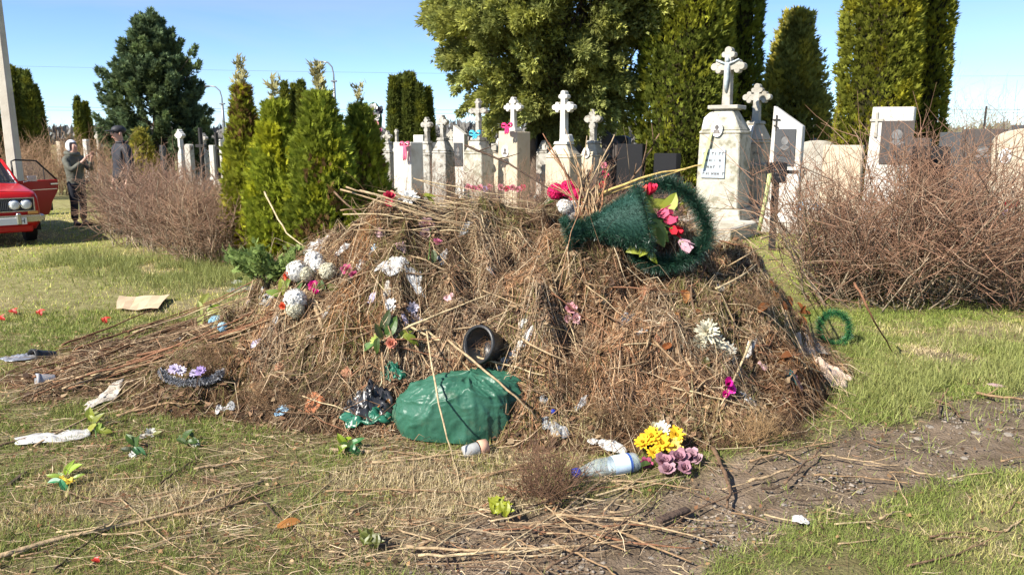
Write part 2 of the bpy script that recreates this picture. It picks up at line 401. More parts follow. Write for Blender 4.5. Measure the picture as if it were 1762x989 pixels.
# dead leaves worked into the heap
def leaf_cards(pts, size, col, surf=H, lift=.012):
    N = len(pts); a = rng.uniform(0, 2*PI, N); 
    nrm = norm(np.stack([rng.normal(0, .45, N), rng.normal(-.35, .45, N), np.ones(N)], 1))
    d = norm(np.cross(nrm, np.stack([np.cos(a), np.sin(a), np.zeros(N)], 1))); s = np.cross(nrm, d)
    c = np.stack([pts[:, 0], pts[:, 1], surf(pts[:, 0], pts[:, 1])+rng.random(N)*lift+.006], 1)
    z = size[:, None]; q = rng.uniform(.25, .45, (N, 1))*z
    V = np.stack([c-d*z*.5, c-d*z*.1+s*q+nrm*z*.12, c+d*z*.5+nrm*z*.1, c-d*z*.1-s*q+nrm*z*.12], 1).reshape(-1, 3)
    b = (np.arange(N)*4)[:, None]
    F = np.concatenate([b+np.array([[0, 1, 2]]), b+np.array([[0, 2, 3]])], 0)
    return V, F, np.repeat(col, 4, 0)
N = 21000
pts = lay(N, (-3.4, 2.7), (3.75, 7.0), lambda x, y: heap_w(x, y)*(.25+.75*(n2(x*2, y*2, 61) > .52)))
lc = np.array([(.20, .11, .062), (.27, .165, .095), (.14, .085, .052), (.38, .27, .16), (.09, .056, .038)])[rng.integers(0, 5, N)]*rng.uniform(.7, 1.2, (N, 1))
V, F, c = leaf_cards(pts, rng.uniform(.018, .06, N), lc)
s_ = mesh_arr('leaf_litter', V, F, mat('dead leaf', attr=True, rough=.8, trans=.2, spec=.15), heap, col=c); tag(s_, kind='stuff')
# ================================================================== GRASS and LITTER on the ground
def blades(name, pts, hgt, wid, col, lean, m, surf=ground_h, simple=True):
    N = len(pts); a = rng.uniform(0, 2*PI, N); b = rng.uniform(0, 2*PI, N)
    z = surf(pts[:, 0], pts[:, 1])-.004
    base = np.stack([pts[:, 0], pts[:, 1], z], 1)
    s = np.stack([np.cos(a), np.sin(a), np.zeros(N)], 1)*wid[:, None]
    d = np.stack([np.cos(b)*lean, np.sin(b)*lean, np.sqrt(np.maximum(.02, 1-lean**2))], 1)*hgt[:, None]
    mid = base+d*.55+np.array([0, 0, .0]); tip = base+d*1.0; tip[:, 2] -= hgt*lean*.25
    if simple: return mesh_arr(name, np.stack([base-s, base+s, tip], 1).reshape(-1, 3), np.arange(N*3).reshape(-1, 3), m, col=np.repeat(col, 3, 0))
    V = np.stack([base-s, base+s, mid+s*.8, mid-s*.8, tip], 1).reshape(-1, 3)
    k = (np.arange(N)*5)[:, None]
    F = np.concatenate([k+np.array([[0, 1, 2]]), k+np.array([[0, 2, 3]]), k+np.array([[3, 2, 4]])], 0)
    return mesh_arr(name, V, F, m, col=np.repeat(col, 5, 0))
grm = mat('grass', attr=True, rough=.6, trans=.3, spec=.25)
def gcol(x, y, n):
    d = dry_mask(x, y) + rng.normal(0, .22, n)
    fresh = np.array([.23, .28, .065]); old = np.array([.46, .43, .15]); dead = np.array([.60, .49, .29])
    c = np.where((d < .35)[:, None], fresh, np.where((d < .7)[:, None], old, dead))
    return c*rng.uniform(.6, 1.3, (n, 1))
def w_near(x, y):
    d = dirt_mask(x, y)
    tuft = sstep(.25, .6, n2(x*3.3, y*3.3, 71)*.6+n2(x*9, y*9, 72)*.4)
    inview = (np.abs(x) < y*.70+.35)
    return (.12+.88*tuft)*(1-.965*d)*(heap_h(x, y) < .06)*np.clip(2.2/np.hypot(x, y)*1.6, 0, 1)*inview
N = 205000
pts = lay(N, (-5.2, 5.2), (2.3, 7.5), w_near)
far_ = np.hypot(pts[:, 0], pts[:, 1])
g1 = blades('grass', pts, rng.gamma(4, .0075, N)+.010, rng.uniform(.0011, .0024, N)*(1+.25*(far_-3)), gcol(pts[:, 0], pts[:, 1], N), np.clip(rng.normal(.62, .25, N), 0, .97), grm)
tag(g1, 'short patchy grass, part green and part straw, around the heap', 'grass', kind='stuff')
def w_lawn(x, y):
    return (np.abs(x) < y*.70+.6)*np.clip(9/np.hypot(x, y), 0, 1)*(.3+.7*n2(x*1.8, y*1.8, 73))*(heap_h(x, y) < .05)*(1-dirt_mask(x, y))*((x < -1.0) | (x > 1.6))
N = 105000
pts = lay(N, (-14, 12), (7.0, 19), w_lawn)
fr = np.hypot(pts[:, 0], pts[:, 1])
g2 = blades('lawn_grass', pts, rng.gamma(4, .0075, N)+.01, rng.uniform(.0025, .005, N)*fr/8, gcol(pts[:, 0], pts[:, 1], N)*np.array([1.38, 1.38, 1.05]), np.clip(rng.normal(.55, .25, N), 0, .97), grm)
tag(g2, 'yellow-green lawn behind the heap towards the red car and hedges', 'grass', kind='stuff')
# weeds and grass growing out of the heap
N = 7000
pts = lay(N, (-3.0, 2.1), (3.85, 6.0), lambda x, y: heap_w(x, y)*(n2(x*2.3+4, y*2.3, 58)*.6+n2(x*6, y*6+3, 59)*.4 > .62))
gw = blades('green_weeds', pts, rng.gamma(4, .011, N)+.02, rng.uniform(.0012, .0028, N), np.array([.25, .27, .075])*rng.uniform(.5, 1.3, (N, 1)), np.clip(rng.normal(.6, .25, N), 0, .97), grm, surf=H); gw.parent = heap; tag(gw, kind='stuff')
# tall fresh tufts at the foot of the hedge and right of the heap
def w_tuft(x, y):
    a = np.exp(-(((y-(9.6-.55*(x+4.2)))/.7)**2))*(x > -6.6)*(x < -2.9)
    b = np.exp(-(((x-2.9)/.8)**2+((y-5.0)/.6)**2)) + .8*np.exp(-(((x-4.2)/.9)**2+((y-5.6)/.7)**2))
    return (a*.5+b)*(n2(x*4, y*4, 74) > .42)*(heap_h(x, y) < .1)*(1-.9*dirt_mask(x, y))
N = 26000
pts = lay(N, (-7, 5.4), (3.8, 12.5), w_tuft)
g3 = blades('tall_grass', pts, rng.gamma(5, .02, N)*np.where(pts[:, 0] > 0, .6, 1.0)+.02, rng.uniform(.0016, .003, N), np.array([.28, .30, .095])*rng.uniform(.55, 1.4, (N, 1)), np.clip(rng.normal(.45, .22, N), 0, .95), grm, simple=False)
tag(g3, 'longer fresh green grass along the hedge foot and right of heap', 'grass', kind='stuff')
# dry stems and crumbs strewn over the ground
def w_lit(x, y):
    left = sstep(.6, -.8, x)*.9; front = np.exp(-((x-.2)/.9)**2)*np.exp(-((y-3.4)/.5)**2)
    r = np.exp(-((x-2.0)/.8)**2)*np.exp(-((y-4.0)/.4)**2)*.5
    return np.clip(left*sstep(6.6, 5.2, y)*sstep(-4.3, -2.2, x+.0*y) + front + r + .10, 0, 1)*(.25+.75*n2(x*2.6, y*2.6, 75))*(np.abs(x) < y*.7+.4)*(1-.8*dirt_mask(x, y)*(x > .35))
N = 17000
pts = lay(N, (-4.6, 4.4), (2.4, 6.8), w_lit)
az = rng.normal(.25, .7, N)+(rng.random(N) < .2)*rng.uniform(-1.5, 1.5, N)
C = strands(pts, rng.gamma(2, .045, N)+.03, az, rng.gamma(1.3, .009, N), rng.normal(0, .6, N), K=3, surf=H)
side = norm(np.stack([-np.sin(az), np.cos(az), rng.normal(0, .8, N)], 1))
V, F, ow = ribbons(C, rng.uniform(.0006, .0019, N)[:, None]*np.array([.7, 1, .4])[None], side)
pc = PAL[rng.choice([0, 1, 5, 2, 4, 3, 0], N)]*rng.uniform(.7, 1.2, (N, 1))
o = mesh_arr('straw_litter', V, F, sm, col=pc[ow]); tag(o, 'dry stems and straw scattered on the grass before the heap', 'straw', kind='stuff')
N = 5200
pts = lay(N, (-4.4, 4.4), (2.4, 6.6), lambda x, y: w_lit(x, y)*.8+.05)
lc = np.array([(.20, .10, .05), (.30, .18, .09), (.12, .07, .04), (.42, .3, .17), (.08, .05, .03)])[rng.integers(0, 5, N)]*rng.uniform(.7, 1.2, (N, 1))
V, F, c = leaf_cards(pts, rng.uniform(.008, .03, N), lc, lift=.008)
o = mesh_arr('leaf_crumbs', V, F, MATS['dead leaf'], col=c); tag(o, 'small dead leaf crumbs scattered over turf and dirt', 'leaf litter', kind='stuff')
# pebbles of the dirt track, too small to pick apart
N = 4000
pts = lay(N, (-.9, 4.6), (2.4, 5.6), lambda x, y: dirt_mask(x, y)*(.15+.85*(n2(x*3.1, y*3.1, 77) > .6)))
oct_v = np.array([(1, 0, 0), (-1, 0, 0), (0, 1, 0), (0, -1, 0), (0, 0, 1), (0, 0, -1)], float)
oct_f = np.array([(0, 2, 4), (2, 1, 4), (1, 3, 4), (3, 0, 4), (2, 0, 5), (1, 2, 5), (3, 1, 5), (0, 3, 5)])
sz = rng.gamma(2, .0018, N)+.0018
V = oct_v[None]*sz[:, None, None]*rng.uniform(.6, 1.4, (N, 6, 1))*np.array([1.2, 1, .6]) + np.stack([pts[:, 0], pts[:, 1], ground_h(pts[:, 0], pts[:, 1])-.022], 1)[:, None]
F = (np.arange(N)*6)[:, None, None]+oct_f[None]
pc = np.array([.22, .185, .15])*rng.uniform(.6, 1.5, (N, 1))
o = mesh_arr('grit', V.reshape(-1, 3), F.reshape(-1, 3), mat('grit', attr=True, rough=.9), col=np.repeat(pc, 6, 0)); tag(o, 'grit and tiny pebbles in the dirt track', 'gravel', kind='stuff')
# ================================================================== TREES
def sprays(O, A, Lg, col, leaves=5, wid=.22, seed=0):
    """flat scale-leaf sprays: origin O, growth axis A, length Lg -> tri mesh arrays"""
    N = len(O); A = norm(A); r = rng.normal(0, 1, (N, 3)); Sd = norm(np.cross(A, r))
    if leaves == 5: spec = ((0, 1.0, 0), (.1, .7, .5), (.1, .7, -.5), (.35, .85, .33), (.35, .85, -.33))
    elif leaves == 3: spec = ((0, 1.0, 0), (.1, .75, .5), (.1, .75, -.5))
    else: spec = ((0, 1.0, .16), (0, .8, -.38))
    V = []
    for s0, ln, sk in spec:
        b = O + A*(s0*Lg)[:, None]; d = norm(A*math.sqrt(1-sk*sk)+Sd*sk); p = np.cross(d, np.cross(A, Sd)); p = norm(np.where(np.linalg.norm(p, axis=1, keepdims=True) > .05, p, Sd))
        l = (ln*(1-s0)*Lg)[:, None]
        m = b+d*l*.45
        V.append(np.stack([b+d*l*.12+p*l*wid*1.25, b+d*l, b+d*l*.12-p*l*wid*1.25], 1))
    V = np.stack(V, 1); k = len(spec)
    F = (np.arange(N*k)*3)[:, None]+np.array([[0, 1, 2]])
    return V.reshape(-1, 3), F, np.repeat(col, k*3, 0)
leafm = mat('conifer leaf', attr=True, rough=.7, trans=.35, spec=.12)
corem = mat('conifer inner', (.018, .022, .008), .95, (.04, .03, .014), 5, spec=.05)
barkm = mat('bark', (.085, .06, .043), .95, (.16, .12, .09), 6, bump=1, bscale=22)
def trunk(name, root, h, r, lean=(0, 0), parent=None):
    p = P(); pts = [(lean[0]*t*h, lean[1]*t*h, -.1+t*h) for t in np.linspace(0, 1, 7)]
    p.tube(pts, [r*(1.25 if i == 0 else 1-.1*i) for i in range(7)], 9)
    return p.build(name, barkm, root, smooth=True)
def conifer(name, label, px, D, wpx, py_top, n, spray, taper=1.0, power=2.5, lump=.18, base=0.0, green=(0.170, 0.208, 0.037), cat='tree', group=None, leaves=3, up=1.2, bare=0, fluff=.1, brown=0, seed=1):
    """columnar or conical thuja of leaf sprays on a lumpy shell round a real trunk"""
    x = wx(px, D, 1.5); z0 = float(ground_h(np.float64(x), np.float64(D))); Ht = wz(py_top, D)-z0
    Rr = wpx/2/FPX*D
    root = empty(name, (x, D, z0), 0, label, cat, group)
    trunk('trunk', root, Ht*.5, max(.05, Rr*.12))
    t = rng.random(n)**.85; a = rng.uniform(0, 2*PI, n)
    def prof(t):
        return (np.clip((1-t)*6, 0, 1)**.5)*(1-t**power)*(1-taper*.35*t)*np.clip((t+.12)*3.2, .55, 1)*(1-taper*.25*t)
    rad = Rr*prof(t)
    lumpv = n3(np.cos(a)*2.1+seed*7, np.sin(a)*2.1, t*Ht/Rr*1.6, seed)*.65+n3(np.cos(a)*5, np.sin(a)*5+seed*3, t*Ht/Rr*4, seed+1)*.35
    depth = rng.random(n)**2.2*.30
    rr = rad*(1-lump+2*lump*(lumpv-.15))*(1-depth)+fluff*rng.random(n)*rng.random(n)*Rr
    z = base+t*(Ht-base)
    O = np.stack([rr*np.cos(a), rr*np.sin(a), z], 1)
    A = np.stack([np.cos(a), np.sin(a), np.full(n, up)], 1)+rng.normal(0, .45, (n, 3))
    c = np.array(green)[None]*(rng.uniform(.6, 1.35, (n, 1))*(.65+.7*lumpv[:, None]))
    yl = n3(O[:, 0]*4, O[:, 1]*4, O[:, 2]*3, seed+5) > .58
    c[yl] *= np.array([1.45, 1.3, .9])
    if brown:
        br = (n3(O[:, 0]*2.2, O[:, 1]*2.2, O[:, 2]*2.2, seed+9) > .73) & (rng.random(n) < brown); c[br] = np.array([.20, .12, .05])*rng.uniform(.6, 1.2, (br.sum(), 1))
    V, F, cc = sprays(O, A, spray*rng.uniform(.6, 1.35, n), c, leaves, .115 if leaves == 5 else .16)
    cr = mesh_arr('crown', V, F, leafm, root, col=cc)
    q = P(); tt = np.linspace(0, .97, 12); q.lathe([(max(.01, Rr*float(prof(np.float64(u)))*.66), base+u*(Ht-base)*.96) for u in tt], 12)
    q.build('light_block_core', corem, root, smooth=True)  # solid dark core added inside the crown to block light and sky
    if bare:
        pts = [(rng.normal(0, .03), rng.normal(0, .03), Ht*.9) for _ in range(1)]
        o = np.stack([rng.normal(0, .035, bare), rng.normal(0, .035, bare), Ht*rng.uniform(.90, 1.16, bare)], 1)
        V, F, cc = sprays(o, np.stack([rng.normal(0, .6, bare), rng.normal(0, .6, bare), np.ones(bare)], 1), spray*rng.uniform(.7, 1.5, bare), np.tile(np.array([.42, .38, .17]), (bare, 1))*rng.uniform(.7, 1.2, (bare, 1)), 3, .13)
        mesh_arr('pale_tip', V, F, leafm, cr, col=cc)
    return root
# four young thujas beside the heap
G1 = 'young thujas beside the heap'
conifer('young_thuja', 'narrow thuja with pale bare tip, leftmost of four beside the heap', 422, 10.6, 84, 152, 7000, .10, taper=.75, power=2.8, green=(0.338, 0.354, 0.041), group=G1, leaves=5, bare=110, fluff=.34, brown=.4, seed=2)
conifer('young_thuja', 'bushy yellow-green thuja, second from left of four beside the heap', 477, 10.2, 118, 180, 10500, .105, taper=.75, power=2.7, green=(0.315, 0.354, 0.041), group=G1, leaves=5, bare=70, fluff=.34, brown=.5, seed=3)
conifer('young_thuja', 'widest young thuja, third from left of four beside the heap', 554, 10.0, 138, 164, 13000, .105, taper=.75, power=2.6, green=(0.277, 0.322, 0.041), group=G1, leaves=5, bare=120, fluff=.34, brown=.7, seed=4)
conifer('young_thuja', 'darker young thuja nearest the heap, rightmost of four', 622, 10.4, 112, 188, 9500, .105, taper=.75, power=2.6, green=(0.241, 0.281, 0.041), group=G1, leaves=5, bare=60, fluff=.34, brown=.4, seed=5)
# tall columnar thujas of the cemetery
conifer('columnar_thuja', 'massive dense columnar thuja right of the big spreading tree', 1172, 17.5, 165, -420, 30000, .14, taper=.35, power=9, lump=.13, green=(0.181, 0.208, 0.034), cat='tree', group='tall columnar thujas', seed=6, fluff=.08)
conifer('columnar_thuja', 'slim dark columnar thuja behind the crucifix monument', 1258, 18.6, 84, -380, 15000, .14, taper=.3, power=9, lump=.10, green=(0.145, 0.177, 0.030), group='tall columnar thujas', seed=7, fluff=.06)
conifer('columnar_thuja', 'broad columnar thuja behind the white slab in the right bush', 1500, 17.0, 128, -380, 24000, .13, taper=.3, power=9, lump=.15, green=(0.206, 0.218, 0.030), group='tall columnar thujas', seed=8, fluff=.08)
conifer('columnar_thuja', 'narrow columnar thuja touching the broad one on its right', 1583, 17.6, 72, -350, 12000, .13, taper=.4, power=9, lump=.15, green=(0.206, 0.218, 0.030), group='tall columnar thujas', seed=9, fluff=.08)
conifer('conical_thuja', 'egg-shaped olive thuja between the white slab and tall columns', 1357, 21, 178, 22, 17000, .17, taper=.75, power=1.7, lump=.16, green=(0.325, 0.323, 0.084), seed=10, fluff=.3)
GB = 'far columnar thujas'
def far_cols(spec, D, where, seed):
    for i, (px, w_, top, txt) in enumerate(spec):
        conifer('far_thuja', txt+' '+where, px, D+.5*(i % 2), w_, top, 2600, .22, taper=.5, power=6, lump=.12, green=(0.132, 0.156, 0.034), group=GB, seed=seed+i, leaves=2, fluff=.1)
far_cols([(35, 20, 118, 'tallest dark column'), (48, 19, 124, 'second dark column'), (59, 19, 126, 'third dark column'), (70, 20, 150, 'lowest rounded column')], 34, 'in the far thuja clump behind the red car', 20)
far_cols([(140, 11, 170, 'pointed left column'), (153, 15, 178, 'fuller right column')], 40, 'of the small far thuja pair behind the woman', 30)
far_cols([(679, 17, 134, 'leftmost column'), (693, 17, 132, 'second column'), (703, 16, 128, 'tallest middle column'), (712, 15, 129, 'fourth column'), (724, 18, 148, 'dark shorter fifth column'), (738, 16, 155, 'lowest rightmost column')], 32, 'in the dense far thuja clump left of the big tree', 40)
far_cols([(494, 16, 146, 'left dark column'), (511, 15, 150, 'middle dark column'), (523, 14, 143, 'right dark column')], 30, 'peeping up behind the four young thujas', 50)
far_cols([(1071, 19, 208, 'small pointed thuja')], 40, 'seen in the gap under the big tree', 60)
conifer('far_thuja', 'slim young thuja in the gap by the tan monument with pink bow', 930, 20, 44, 175, 3000, .15, taper=.6, power=4, green=(0.181, 0.198, 0.037), group=GB, seed=62)
# --- trees made of plumes
def plume_tree(name, label, px, D, root_py, centres, plume_n, spray, green, trunks, leaves=3, droop=0, cat='tree', seed=1, wid=.22):
    """centres: list of (point, direction, length, radius) relative to the tree base"""
    x = wx(px, D, 1.0); root = empty(name, (x, D, 0), 0, label, cat)
    O = []; A = []; C = []; g_ = np.array(green)
    for (c, d, ln, rd) in centres:
        n = int(plume_n*max(.4, ln)); u = rng.random(n)**.8
        off = norm(rng.normal(0, 1, (n, 3)))*(rng.random((n, 1))**.45)*rd*(1-.72*u[:, None])
        o = np.array(c)[None]+np.array(d)[None]*(u*ln)[:, None]+off; o[:, 2] -= droop*u*u*ln
        O.append(o); A.append(np.array(d)[None]+norm(off)*.8+rng.normal(0, .35, (n, 3))-np.array([0, 0, droop])*.6)
        k = rng.uniform(.7, 1.3)
        C.append(g_[None]*k*rng.uniform(.6, 1.35, (n, 1))*(.75+.5*u[:, None]))
    O = np.concatenate(O); A = np.concatenate(A); C = np.concatenate(C)
    yl = n3(O[:, 0]*2, O[:, 1]*2, O[:, 2]*2, seed) > .6; C[yl] *= np.array([1.22, 1.16, .95])
    V, F, cc = sprays(O, A, spray*rng.uniform(.6, 1.35, len(O)), C, leaves, wid)
    cr = mesh_arr('crown', V, F, leafm, root, col=cc)
    for tp, tr in trunks:
        q = P(); q.tube(tp, tr, 9); q.build('trunk', barkm, root, smooth=True)
    # limbs from trunk to plumes
    k = rng.choice(len(centres), min(len(centres), 160), replace=False)
    t = np.linspace(0, 1, 5)[None, :, None]
    E = np.array([np.array(centres[i][0])+np.array(centres[i][1])*centres[i][2]*.4 for i in k])
    Bp = np.array([np.array(trunks[i % len(trunks)][0][-2]) for i in k]); Bp[:, 2] = np.minimum(Bp[:, 2], E[:, 2]*.75)
    Q = Bp[:, None]*(1-t)+E[:, None]*t; Q[:, 1:4, 2] -= .1
    V, F, ow = tubes(Q, np.linspace(.035, .008, 5)[None]*np.ones((len(k), 1)), 4)
    mesh_arr('limbs', V, F, barkm, root)
    return root
# big spreading multi-stemmed thuja, crown going up out of the picture
D = 18.5; bx0 = wx(962, D, 2)
cs = []
for i in range(620):
    while True:
        u = rng.uniform(-1, 1, 3)
        if np.linalg.norm(u) < 1: break
    u = u/np.linalg.norm(u)*(np.linalg.norm(u)**.55)
    c = np.array([-.05+u[0]*2.75, u[1]*2.0, 5.1+u[2]*3.15])
    if u[0] > .45 and u[2] < -.35: continue
    d = norm(np.array([u[0], u[1], .25+.5*u[2]])); cs.append((c-d*.35, d, rng.uniform(.55, 1.0), rng.uniform(.34, .58)))
for pxx, pyy in ((800, 150), (790, 110), (812, 190), (835, 180), (850, 205), (870, 175), (905, 165), (940, 160), (985, 180), (1000, 200), (1050, 190), (1040, 165), (1075, 175), (1100, 160), (815, 130), (783, 60), (778, 20), (1090, 130), (1065, 200), (880, 195), (845, 150)):
    c = np.array([wx(pxx, D, 3)-bx0, rng.uniform(-.9, .6), wz(pyy, D)]); d = norm(np.array([c[0]*.35, -.2, -.35])); cs.append((c-d*.3+np.array([0, 0, .15]), d, .6, .26))
def tk(px0, px1, dy, h, r): return ([(wx(px0, D, 0)-bx0, dy, -.1), (wx(px0, D, 0)-bx0, dy, .5), (wx((px0+px1)/2, D, 1.5)-bx0, dy, h*.5), (wx(px1, D, 3)-bx0, dy, h)], [r*1.25, r, r*.85, r*.5])
plume_tree('spreading_thuja', 'huge spreading olive-green thuja with dark trunks towering over the graves', 962, D, 300, cs, 440, .115, (.26, .28, .085), [tk(922, 905, 0, 4.5, .16), tk(945, 955, .2, 5, .15), tk(968, 1000, -.1, 4.6, .17), tk(985, 1060, .3, 4.2, .12)], seed=3, droop=.25, wid=.17, leaves=2)
# dark yew-like tree on the left
D = 31.0; bx1 = wx(275, D, 2); cs = []
for i in range(420):
    t = rng.random()**.9; a = rng.uniform(0, 2*PI)
    R0 = 2.05*(math.sin(PI*min(1, .28+t*.72))**.75)*(1.05-.45*t)+.05; z = .5+t*5.3
    q = rng.uniform(.45, .95)*R0*(.85+.3*float(n3(math.cos(a)*2, math.sin(a)*2, t*5, 4)))
    d = norm(np.array([math.cos(a)*.75, math.sin(a)*.75, .75+.5*t])); cs.append((np.array([q*math.cos(a), q*math.sin(a), z])-d*.2, d, rng.uniform(.5, .95), rng.uniform(.16, .27)))
for pxx, pyy, dx_ in ((190, 125, -.8), (355, 185, .8), (350, 110, .6), (275, 22, 0), (262, 30, -.2), (240, 60, -.4), (310, 55, .4), (345, 85, .5), (200, 165, -.7), (345, 205, .7)):
    c = np.array([wx(pxx, D, 3)-bx1, 0, wz(pyy, D)]); d = norm(np.array([dx_, 0, .8])); cs.append((c-d*.5, d, .6, .15))
plume_tree('dark_yew_tree', 'big dark green yew-like tree with feathery outline above far graves', 275, D, 240, cs, 165, .175, (.12, .165, .08), [([(0, 0, -.1), (0, 0, 1.5), (.05, 0, 3.4), (0, 0, 5.6)], [.24, .2, .14, .04])], leaves=3, seed=8, wid=.16)
# dark edge-of-frame spruce behind the concrete pole
# ================================================================== BARE BUSHES
twm = mat('twig', attr=True, rough=.8, spec=.15)
def bush(name, label, cx, cy, rx, ry, ht, n1, n2_, n3_, cbase, ctip, r1=.006, group=None, kind=None, spread=.8, cat='bush', tall=1.0, z0=None, sides=3):
    """bare twiggy shrub: stems, branches and shoots"""
    zb = float(ground_h(np.float64(cx), np.float64(cy))) if z0 is None else z0
    root = empty(name, (cx, cy, zb), 0, label, cat, group)
    if kind: root['kind'] = kind
    K = 6; t = np.linspace(0, 1, K)[None]
    a = rng.uniform(0, 2*PI, n1); rr = np.sqrt(rng.random(n1))
    b = np.stack([rr*np.cos(a)*rx*.72, rr*np.sin(a)*ry*.72, np.full(n1, -.03)], 1)
    lean = rng.uniform(.05, spread, n1); a2 = a+rng.normal(0, 1.1, n1)
    d = norm(np.stack([np.cos(a2)*lean, np.sin(a2)*lean, np.ones(n1)], 1))
    L1 = ht*rng.uniform(.5, 1.0, n1)*(1.05-.35*rr**2)
    Q1 = b[:, None]+d[:, None]*(L1[:, None]*t)[..., None]
    Q1[:, 1:] += np.cumsum(rng.normal(0, .034*ht, (n1, K-1, 3)), 1)*np.array([1, 1, .4])
    R1 = r1*rng.uniform(.5, 1.5, n1)[:, None]*np.linspace(1, .35, K)[None]
    def shoots(Q, n, l0, l1, rad, upw, lo=.15):
        i = rng.integers(0, len(Q), n); u = rng.uniform(lo, 1, n)*(Q.shape[1]-1); k = np.minimum(u.astype(int), Q.shape[1]-2); f = (u-k)[:, None]
        p = Q[i, k]*(1-f)+Q[i, k+1]*f; dd = norm(Q[i, k+1]-Q[i, k])
        dd = norm(dd+rng.normal(0, 1.0, (n, 3))*np.array([1, 1, .8])+np.array([0, 0, upw])); ln = rng.uniform(l0, l1, n)
        kk = 4 if lo < .2 else 3; tt = np.linspace(0, 1, kk)[None]
        q = p[:, None]+dd[:, None]*(ln[:, None]*tt)[..., None]; q[:, 1:] += np.cumsum(rng.normal(0, .06, (n, kk-1, 3)), 1)*ln[:, None, None]
        q[..., 2] = np.maximum(q[..., 2], .01)
        return q, rad*rng.uniform(.6, 1.3, n)[:, None]*np.linspace(1, .4, kk)[None]
    Q2, R2 = shoots(Q1, n2_, .18*ht, .45*ht, r1*.55, .35); Q3, R3 = shoots(Q2, n3_, .08*ht, .28*ht*tall, r1*.36, .45, .3)
    cb = np.array(cbase); ct = np.array(ctip)
    for nm, Q, R, mixv in (('stems', Q1, R1, .0), ('branches', Q2, R2, .45), ('shoots', Q3, R3, 1.0)):
        V, F, ow = tubes(Q, R, sides)
        hz = np.clip(V[:, 2:3]/ht, 0, 1)
        c = (cb*(1-mixv)+ct*mixv)[None]*rng.uniform(.55, 1.35, (len(Q), 1))
        c = c[ow]*(1-.5*hz*mixv)+ct[None]*(.5*hz*mixv)
        o = mesh_arr(nm, V, F, twm, root, col=c); o['kind'] = 'stuff'
    return root
GH = 'bare bushes of the left hedge'
RED = (.29, .175, .12); GREY = (.35, .285, .20)
bush('bare_bush', 'bare bush hiding the lower half of the woman by the car', wx(226, 14.6), 14.6, .55, .8, 1.38, 90, 800, 2400, GREY, RED, .009, GH, spread=.5)
bush('bare_bush', 'reddish bare bush in front of the man in the cap', wx(262, 12.8), 12.8, .85, .9, 1.36, 120, 1050, 3300, GREY, RED, .0095, GH, spread=.5)
bush('bare_bush', 'bare bush in the middle of the left hedge', wx(318, 11.6), 11.6, .8, .8, 1.26, 110, 900, 2900, GREY, RED, .009, GH, spread=.5)
bush('bare_bush', 'greyish bare bush beside the leftmost young thuja', wx(378, 10.6), 10.6, .75, .8, 1.12, 110, 850, 2700, (.34, .26, .17), (.30, .18, .115), .0085, GH)
GR = 'bare bushes right of the heap'
bush('bare_bush', 'large bare bush in front of the white slab right of heap', wx(1500, 7.9), 7.9, .95, .75, 1.72, 90, 700, 2300, (.32, .255, .175), (.29, .165, .105), .010, GR, tall=1.3)
bush('bare_bush', 'large bare bush before the dark portrait slab at right', wx(1640, 8.3), 8.3, .85, .7, 1.72, 82, 640, 2100, (.32, .255, .175), (.29, .165, .105), .010, GR, tall=1.3)
bush('bare_bush', 'low sparse bare bush between the heap and the dark grave cross', wx(1440, 8.2), 8.2, .42, .45, 1.05, 40, 300, 850, (.3, .235, .16), (.26, .145, .095), .008, GR)
bush('bare_bush', 'sprawling bare bush at the right picture edge', wx(1740, 7.8), 7.8, .5, .6, 1.15, 50, 420, 1100, (.3, .235, .16), (.26, .145, .095), .009, GR, spread=1.3)
# scrub behind the heap among the graves
GS = 'thin bare scrub among the graves'
for px, D, ht, n, txt in ((735, 13.5, 1.3, 40, 'thin bare scrub before the stone with pink ribbon'), (830, 13.2, 1.35, 45, 'thin bare scrub before the cross with cyan bow'), (905, 13.0, 1.2, 40, 'thin bare scrub before the tan monument with pink bow'), (985, 12.0, 1.35, 55, 'bare scrub before the white cross behind the red flowers'), (1085, 11.5, 1.1, 50, 'tangled bare scrub before the black slab behind the basket'), (1165, 12.2, 1.0, 36, 'bare scrub left of the crucifix monument')):
    bush('bare_scrub', txt, wx(px, D), D, .65, .6, ht, n, n*7, n*16, (.30, .20, .135), (.31, .18, .12), .0055, GS, spread=1.0)
GF_ = 'far scrub behind the graves'
for px, D, ht, rx, n, txt in ((18, 22, 1.7, 1.6, 60, 'orange-brown scrub behind the concrete pole'), (95, 24, 1.9, 1.5, 60, 'brown scrub left of the woman behind the car'), (150, 27, 1.9, 1.6, 50, 'tall scrub with upright twigs behind the woman'), (235, 30, 1.6, 1.8, 50, 'scrub between the man and the dark yew tree'), (1440, 26, 1.9, 2.2, 60, 'scrub strip left of the broad columnar thuja'), (1640, 34, 4.0, 1.7, 60, 'pale leafless willow bush behind the dark slabs'), (1590, 24, 1.7, 1.6, 50, 'scrub below the narrow columnar thuja'), (1735, 30, 1.8, 1.4, 40, 'far scrub behind the stone at the right edge')):
    gry = (.33, .28, .18) if 'willow' in txt else (.32, .22, .13)
    bush('far_scrub', txt, wx(px, D), D, rx, 1.0, ht, n, n*9, n*18, gry, (.42, .38, .22) if 'willow' in txt else (.36, .22, .13), .011, GF_, spread=.7)
# yellow-green shrub below the yew
conifer('green_shrub', 'yellow-green shrub under the dark yew tree', 243, 27, 46, 224, 1500, .16, taper=.3, power=2.5, green=(0.315, 0.291, 0.056), cat='shrub', seed=70, fluff=.5)
conifer('pole_side_conifer', 'dark conifer cut by the left picture edge behind the pole', -12, 33, 50, 128, 2500, .25, taper=1, power=2, green=(0.084, 0.104, 0.037), seed=71, leaves=2, fluff=.4)
